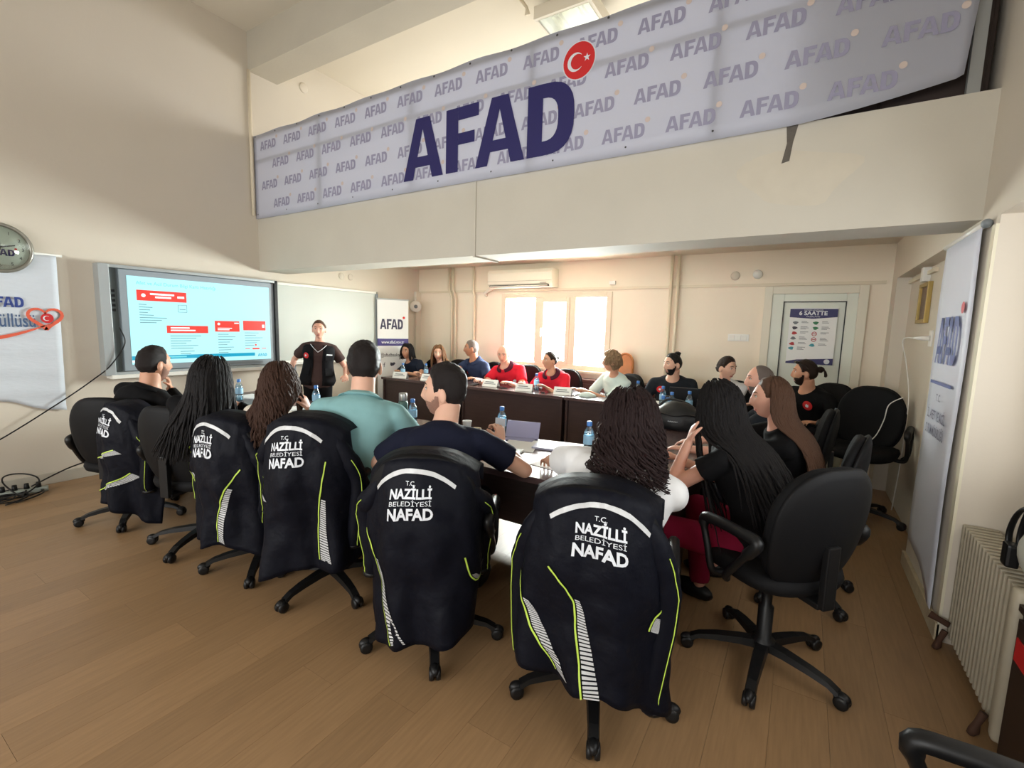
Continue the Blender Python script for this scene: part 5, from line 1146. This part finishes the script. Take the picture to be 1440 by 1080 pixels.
# standing presenter's vest
q = PEOPLE['ps']; tr = q['tors']; m_ = 28; ts_ = [-.12, 0, .15, .3, .45, .6, .72, .82, .89]
V = []; F = []; A = [math.radians(14)+(2*math.pi-math.radians(28))*j/m_ for j in range(m_+1)]
for t in ts_:
    for a in A:
        k = 0
        V.append(tr(t, a, .027)-q['base'])
for i in range(len(ts_)-1):
    for j in range(m_):
        am = math.degrees((A[j]+A[j+1])/2); 
        if ts_[i] >= .70 and (70 < am < 112 or 248 < am < 290): continue
        F.append((i*(m_+1)+j, i*(m_+1)+j+1, (i+1)*(m_+1)+j+1, (i+1)*(m_+1)+j))
VST = fabric('vest_black', (20, 20, 23)); vo = mk('vest', V, F, VST, q['root'], True); sd = vo.modifiers.new('t', 'SOLIDIFY'); sd.thickness = .008; sd.offset = 1
for side in (-1, 1):
    def pk_(t, a): return tr(t, a, .045)-q['base']
    for t0, t1 in ((.12, .30), (.5, .64)):
        a0, a1 = side*math.radians(22), side*math.radians(52); V = [pk_(t0, a0), pk_(t0, a1), pk_(t1, a1), pk_(t1, a0)]; po = mk('pocket', V, [(0, 1, 2, 3)], VST, vo); sd = po.modifiers.new('t', 'SOLIDIFY'); sd.thickness = .012; sd.offset = 0
chest_badge('ps', .60, math.radians(34), .035, REDL, 'flag_badge', PRINTW, .056)
V = [tr(t, math.radians(a), .054)-q['base'] for t, a in ((.63, -24), (.63, -46), (.66, -46), (.66, -24))]; mk('chest_label', V, [(0, 1, 2, 3)], PRINTW, q['root'])
mk('pendant', *tubeg([tr(t, math.radians(a), .036)-q['base'] for t, a in ((.9, 30), (.8, 12), (.7, 0), (.8, -12), (.9, -30))], .003, 5), PRINTW, q['root'])
# badges
chest_badge('p10', .80, math.radians(-22), .045, REDL, 'chest_badge', PRINTW)
chest_badge('p13', .86, math.radians(35), .04, REDL, 'chest_badge', PRINTW); chest_badge('p13', .84, math.radians(-32), .04, REDL, 'chest_badge', PRINTW)
chest_badge('p16', .66, math.radians(-32), .025, PRINTW, 'chest_badge'); chest_badge('p15', .66, math.radians(-32), .025, PRINTW, 'chest_badge'); chest_badge('p17', .66, math.radians(30), .02, REDL, 'chest_badge')
# sleeve patch and sunglasses of the man by the door
q = PEOPLE['p10']; side, S_, E_, Wp = q['arms'][0]; c_ = S_.lerp(E_, .45); d_ = (E_-S_).normalized(); nn = Vector((.45, -.9, .1)); nn = (nn-d_*nn.dot(d_)).normalized(); tx = d_.cross(nn); V = [c_+nn*(q['ar'][0]+.024)-q['base']]+[c_+nn*(q['ar'][0]+.017)+(tx*math.cos(a)+d_*math.sin(a))*.034-q['base'] for a in np.linspace(0, 2*math.pi, 16, endpoint=False)]
mk('sleeve_patch', V, [(0, 1+k, 1+(k+1) % 16) for k in range(16)], mat('patch_grey_blue', (150, 164, 176), .6), q['root'])
g = MB()
for sd_ in (-1, 1): g.add(*ellip((sd_*.033, .068, .098), (.027, .02, .014), 12, 8)); g.tube([(sd_*.058, .06, .095), (sd_*.086, .0, .06), (sd_*.09, -.03, .03)], .003, 6)
g.V = [q['hw'](v) for v in g.V]; tag(mk('sunglasses', [Vector(v)+q['base'] for v in g.V], g.F, mat('sunglasses_black', (18, 18, 20), .15), None, True), 'black sunglasses pushed up on the hair of the man by the door', 'sunglasses')
# watch of the man by the door, earring of the woman in profile
mk('watch_strap', *tubeg([q['arms'][0][3]-(q['arms'][0][3]-q['arms'][0][2]).normalized()*t-q['base'] for t in (.055, .02)], q['ar'][3]+.006, 14), BLACKP, q['root'], True)
q = PEOPLE['p9']; mk('earring', [q['hw'](v) for v in ellip((-.083, -.004, -.046), (.006, .006, .006), 10, 6)[0]], ellip((0, 0, 0), (1, 1, 1), 10, 6)[1], PRINTW, q['root'], True)
# phone in the hand of the man in navy
q = PEOPLE['p6']; w_ = q['arms'][1][3]; ph = mk('smartphone', *boxg(-.036, .036, -.004, .004, -.07, .07, .003), [mat('phone_white', (170, 176, 184), .3)]); ph.scale = (.85, 1, .85); ph.location = w_+Vector((-.045, .05, .07)); ph.rotation_euler = (math.radians(-20), math.radians(10), math.radians(55)); tag(ph, 'pale grey smartphone held up by the man in the navy T-shirt', 'phone')
# ------------------------------------------------------------------ things on the desks
BOT = see_through('bottle_plastic', (226, 240, 246), .12, .08); CAPB = mat('bottle_cap_blue', (66, 128, 206), .4); LBLB = mat('bottle_label', (150, 196, 226), .5); WAT = see_through('bottle_water', (214, 236, 244), .06, .02)
_bm = dict(body=meshof(*lathe([(.028, 0), (.031, .006), (.031, .05), (.029, .055), (.031, .06), (.031, .115), (.027, .135), (.014, .16), (.0135, .172)], 16), BOT), water=meshof(*lathe([(.027, .004), (.0285, .008), (.0285, .115), (.026, .128), (.001, .128)], 14), WAT), label=meshof(*lathe([(.0315, .062), (.0318, .064), (.0318, .108), (.0315, .11)], 16), LBLB), cap=meshof(*lathe([(.0155, .165), (.0158, .167), (.0158, .188), (.014, .190)], 16), CAPB))
def bottle(x, y, label):
    e = empty('water_bottle', (x, y, TZ), random.uniform(0, 6))
    for n in ('body', 'water', 'label', 'cap'):
        o = bpy.data.objects.new(n, _bm[n]); COL.objects.link(o); o.parent = e
    e.scale = (1.05, 1.05, 1.08); return tag(e, label, 'bottle', 'water bottles on the desks')
bottle(-4.50, 2.36, 'water bottle standing before the long dark-haired woman'); bottle(-3.62, 2.56, 'water bottle between the wavy-haired woman and the man in teal')
bottle(-3.0, 2.48, 'water bottle left of the green flask'); bottle(-2.46, 2.56, 'water bottle just right of the green flask'); bottle(-1.76, 2.72, 'water bottle by the hand of the man in the navy T-shirt'); bottle(-1.06, 2.62, 'water bottle left of the curly-haired woman, only its cap showing')
bottle(-.93, 4.02, 'frontmost water bottle of the right-hand cluster, nearest the bag'); bottle(-.99, 4.10, 'left front water bottle of the cluster on the right desk'); bottle(-.99, 4.42, 'middle water bottle of the cluster on the right desk'); bottle(-1.17, 4.82, 'farthest water bottle of the cluster, before the bearded man'); bottle(-.87, 4.60, 'water bottle standing alone in front of the dark laptop')
bottle(-1.52, 5.12, 'water bottle beside the grey-haired woman on the back desk'); bottle(-2.74, 5.0, 'water bottle before the woman in the red polo'); bottle(-4.90, 4.90, 'water bottle before the black-haired woman'); bottle(-4.62, 5.08, 'water bottle between the two women at the back left')
fl = empty('vacuum_flask', (-2.60, 2.60, TZ)); FG = mat('flask_green', (86, 118, 112), .35, metal=.3)
mk('body', *lathe([(.034, 0), (.038, .004), (.038, .15), (.034, .165), (.030, .172)], 20), FG, fl, True); mk('lid', *lathe([(.031, .172), (.032, .175), (.032, .225), (.029, .232), (.001, .233)], 20), mat('flask_lid_steel', (176, 178, 176), .3, metal=.7), fl, True); tag(fl, 'green vacuum flask with steel lid on the near desk', 'flask')
def cup(x, y, label, m):
    e = empty('paper_cup', (x, y, TZ)); mk('cup', *lathe([(.024, 0), (.033, .075), (.035, .078), (.031, .076), (.023, .004)], 18), m, e, True); mk('drink', *lathe([(.001, .06), (.029, .06), (.029, .062), (.001, .062)], 16), mat('coffee', (104, 70, 44), .3), e); return tag(e, label, 'cup')
cup(-1.82, 2.50, 'kraft paper coffee cup beside the man in the navy T-shirt', mat('kraft_cup', (186, 170, 140), .7)); cup(-2.02, 2.66, 'white paper cup behind the man in the navy T-shirt', PAPER)
def sheet(name, x, y, w, d, rz, label, cat, th=.003, m=PAPER):
    o = box(name, -w/2, w/2, -d/2, d/2, 0, th, m); o.location = (x, y, TZ); o.rotation_euler.z = math.radians(rz); return tag(o, label, cat)
sheet('paper_sheet', -1.50, 2.55, .21, .297, 20, 'white paper sheet right of the kraft cup', 'paper'); sheet('paper_sheet', -4.62, 2.56, .30, .21, 10, 'white papers before the long dark-haired woman', 'paper', .008); sheet('paper_sheet', -3.75, 2.35, .21, .297, -10, 'white paper before the wavy-haired woman', 'paper'); sheet('paper_sheet', -.78, 4.36, .297, .21, 15, 'white paper beside the bottles on the right desk', 'paper'); sheet('paper_sheet', -1.33, 5.02, .30, .21, 15, 'white paper under the hands of the bearded man', 'paper'); sheet('paper_sheet', -1.12, 2.35, .21, .29, -8, 'white paper at the hand of the curly-haired woman', 'paper')
nb = empty('notebook', (-1.46, 2.32, TZ), math.radians(12)); box('cover', -.075, .075, -.105, .105, 0, .012, mat('notebook_grey', (170, 176, 178), .4), nb, .002); box('pages', -.07, .076, -.1, .1, .003, .010, PAPER, nb); box('black_band', -.075, .078, -.106, -.085, .012, .014, BLACKP, nb); tag(nb, 'grey notebook with a dark band near the edge of the bright desk', 'notebook')
tb = empty('tablet', (-1.60, 2.73, TZ), math.radians(14)); V, F = boxg(-.12, .12, -.004, .004, 0, .12, .003); Rx = Matrix.Rotation(math.radians(-25), 3, 'X'); mk('slab', [Rx @ Vector(v) for v in V], F, mat('lilac_case', (170, 170, 204), .4), tb); box('stand', -.10, .10, -.09, .01, 0, .006, mat('lilac_case', (170, 170, 204), .4), tb); tag(tb, 'lilac tablet in a folded case behind the water bottle', 'tablet')
nb = sheet('folder', -1.28, 2.66, .30, .21, 12, 'pale blue folder left of the curly-haired woman', 'folder', .012, mat('folder_lilac', (196, 198, 226), .5))
def tent(x, y, rz, label):
    e = empty('name_card', (x, y, TZ), math.radians(rz)); w, hh, d = .21, .085, .05
    mk('front_leaf', [(-w/2, -d, 0), (w/2, -d, 0), (w/2, 0, hh), (-w/2, 0, hh), (-w/2, -d+.002, 0), (w/2, -d+.002, 0), (w/2, .002, hh-.002), (-w/2, .002, hh-.002)], [(0, 1, 2, 3), (7, 6, 5, 4), (0, 4, 5, 1), (1, 5, 6, 2), (3, 2, 6, 7), (0, 3, 7, 4)], PAPER, e); mk('rear_leaf', [(-w/2, d, 0), (w/2, d, 0), (w/2, .003, hh), (-w/2, .003, hh)], [(1, 0, 3, 2)], PAPER, e)
    mk('printed_lines', [(x_, -d*(1-z_/hh)-.0015, z_) for (x_, z_) in ((-.08, .03), (.08, .03), (.08, .038), (-.08, .038), (-.07, .05), (.05, .05), (.05, .06), (-.07, .06))], [(0, 1, 2, 3), (4, 5, 6, 7)], ICON[0], e); return tag(e, label, 'card', 'folded name cards on the back row')
tent(-4.85, 4.80, 20, 'white folded name card before the black-haired woman'); tent(-4.37, 4.86, 10, 'white folded name card before the woman with light brown hair'); tent(-3.37, 4.93, 8, 'white folded name card before the bald man'); tent(-2.83, 4.86, 15, 'white folded name card before the woman in the red polo'); tent(-2.33, 4.90, 12, 'white folded name card before the grey-haired woman')
def slab(name, x, y, w, d, h, rz, m, label, cat): o = box(name, -w/2, w/2, -d/2, d/2, 0, h, m, None, min(.004, h*.4)); o.location = (x, y, TZ); o.rotation_euler.z = math.radians(rz); return tag(o, label, cat)
slab('phone', -3.16, 4.87, .08, .16, .009, 60, BLACKP, 'black phone lying beside the bald man’s name card', 'phone'); slab('phone', -2.55, 4.82, .04, .06, .012, 20, BLACKP, 'small black gadget lying between two name cards', 'gadget'); slab('phone', -3.62, 4.90, .08, .16, .009, 10, BLACKP, 'black phone lying left of the bald man’s hands', 'phone')
# cap / cloth by the grey-haired woman
V, F = ellip((0, 0, .0), (.10, .07, .055), 18, 10); V = [(v[0]*(1+.12*math.sin(v[1]*60)), v[1], max(0, v[2]+.012*noise.noise(Vector(v)*25))) for v in V]; o = mk('folded_scarf', V, F, PALE, None, True); o.location = (-2.03, 4.90, TZ); tag(o, 'crumpled pale scarf on the back desk', 'scarf')
# laptop with raised lid
lp = empty('laptop', (-.93, 4.78, TZ), math.radians(188)); GLK = mat('laptop_black', (30, 30, 33), .4); box('keyboard_base', -.16, .16, -.22, 0, 0, .018, GLK, lp, .004); V, F = boxg(-.16, .16, -.005, .005, 0, .21, .003); Rx = Matrix.Rotation(math.radians(-14), 3, 'X'); ld = mk('lid', [Rx @ Vector(v)+Vector((0, .0, .016)) for v in V], F, GLK, lp); tag(lp, 'open black laptop seen from behind on the right of the back row', 'laptop')
# travel mug
mg = empty('travel_mug', (-1.06, 4.60, TZ)); mk('body', *lathe([(.03, 0), (.036, .11), (.036, .115)], 18), mat('mug_grey', (150, 150, 146), .4), mg, True); mk('lid', *lathe([(.038, .115), (.038, .135), (.03, .14), (.001, .14)], 18), BLACKP, mg, True); tag(mg, 'grey travel mug with a black lid beside the bottle cluster', 'mug')
# black shoulder bag lying on the right desk
bg = empty('shoulder_bag', (-.80, 3.80, TZ)); BAGM = mat('bag_black', (26, 27, 29), .5, bump=.2, bscale=25); V, F = ellip((0, 0, 0), (.20, .13, .15), 28, 16); V = [(v[0]*(1+.05*math.sin(v[2]*40)), v[1]*(1+.08*noise.noise(Vector(v)*12)), max(0, v[2]+.06)+.012*noise.noise(Vector(v)*16)) for v in V]; mk('body', V, F, BAGM, bg, True)
mk('flap_edge', *tubeg(spline([(-.18, -.06, .11), (-.1, -.115, .125), (0, -.13, .115), (.1, -.115, .13), (.18, -.06, .11)], 6), .007, 6), BLACKP, bg, True); mk('maker_mark', *tubeg([(-.04+.005*k, -.136, .07+.004*math.sin(k*1.9)) for k in range(16)], .0018, 5), PRINTW, bg); mk('strap', *tubeg(spline([(-.17, .02, .12), (-.1, .05, .21), (.05, .04, .20), (.15, .0, .14), (.24, -.06, .03)], 6), .011, 6), BLACKP, bg, True)
tag(bg, 'black fabric shoulder bag lying on the right-hand desk', 'bag')
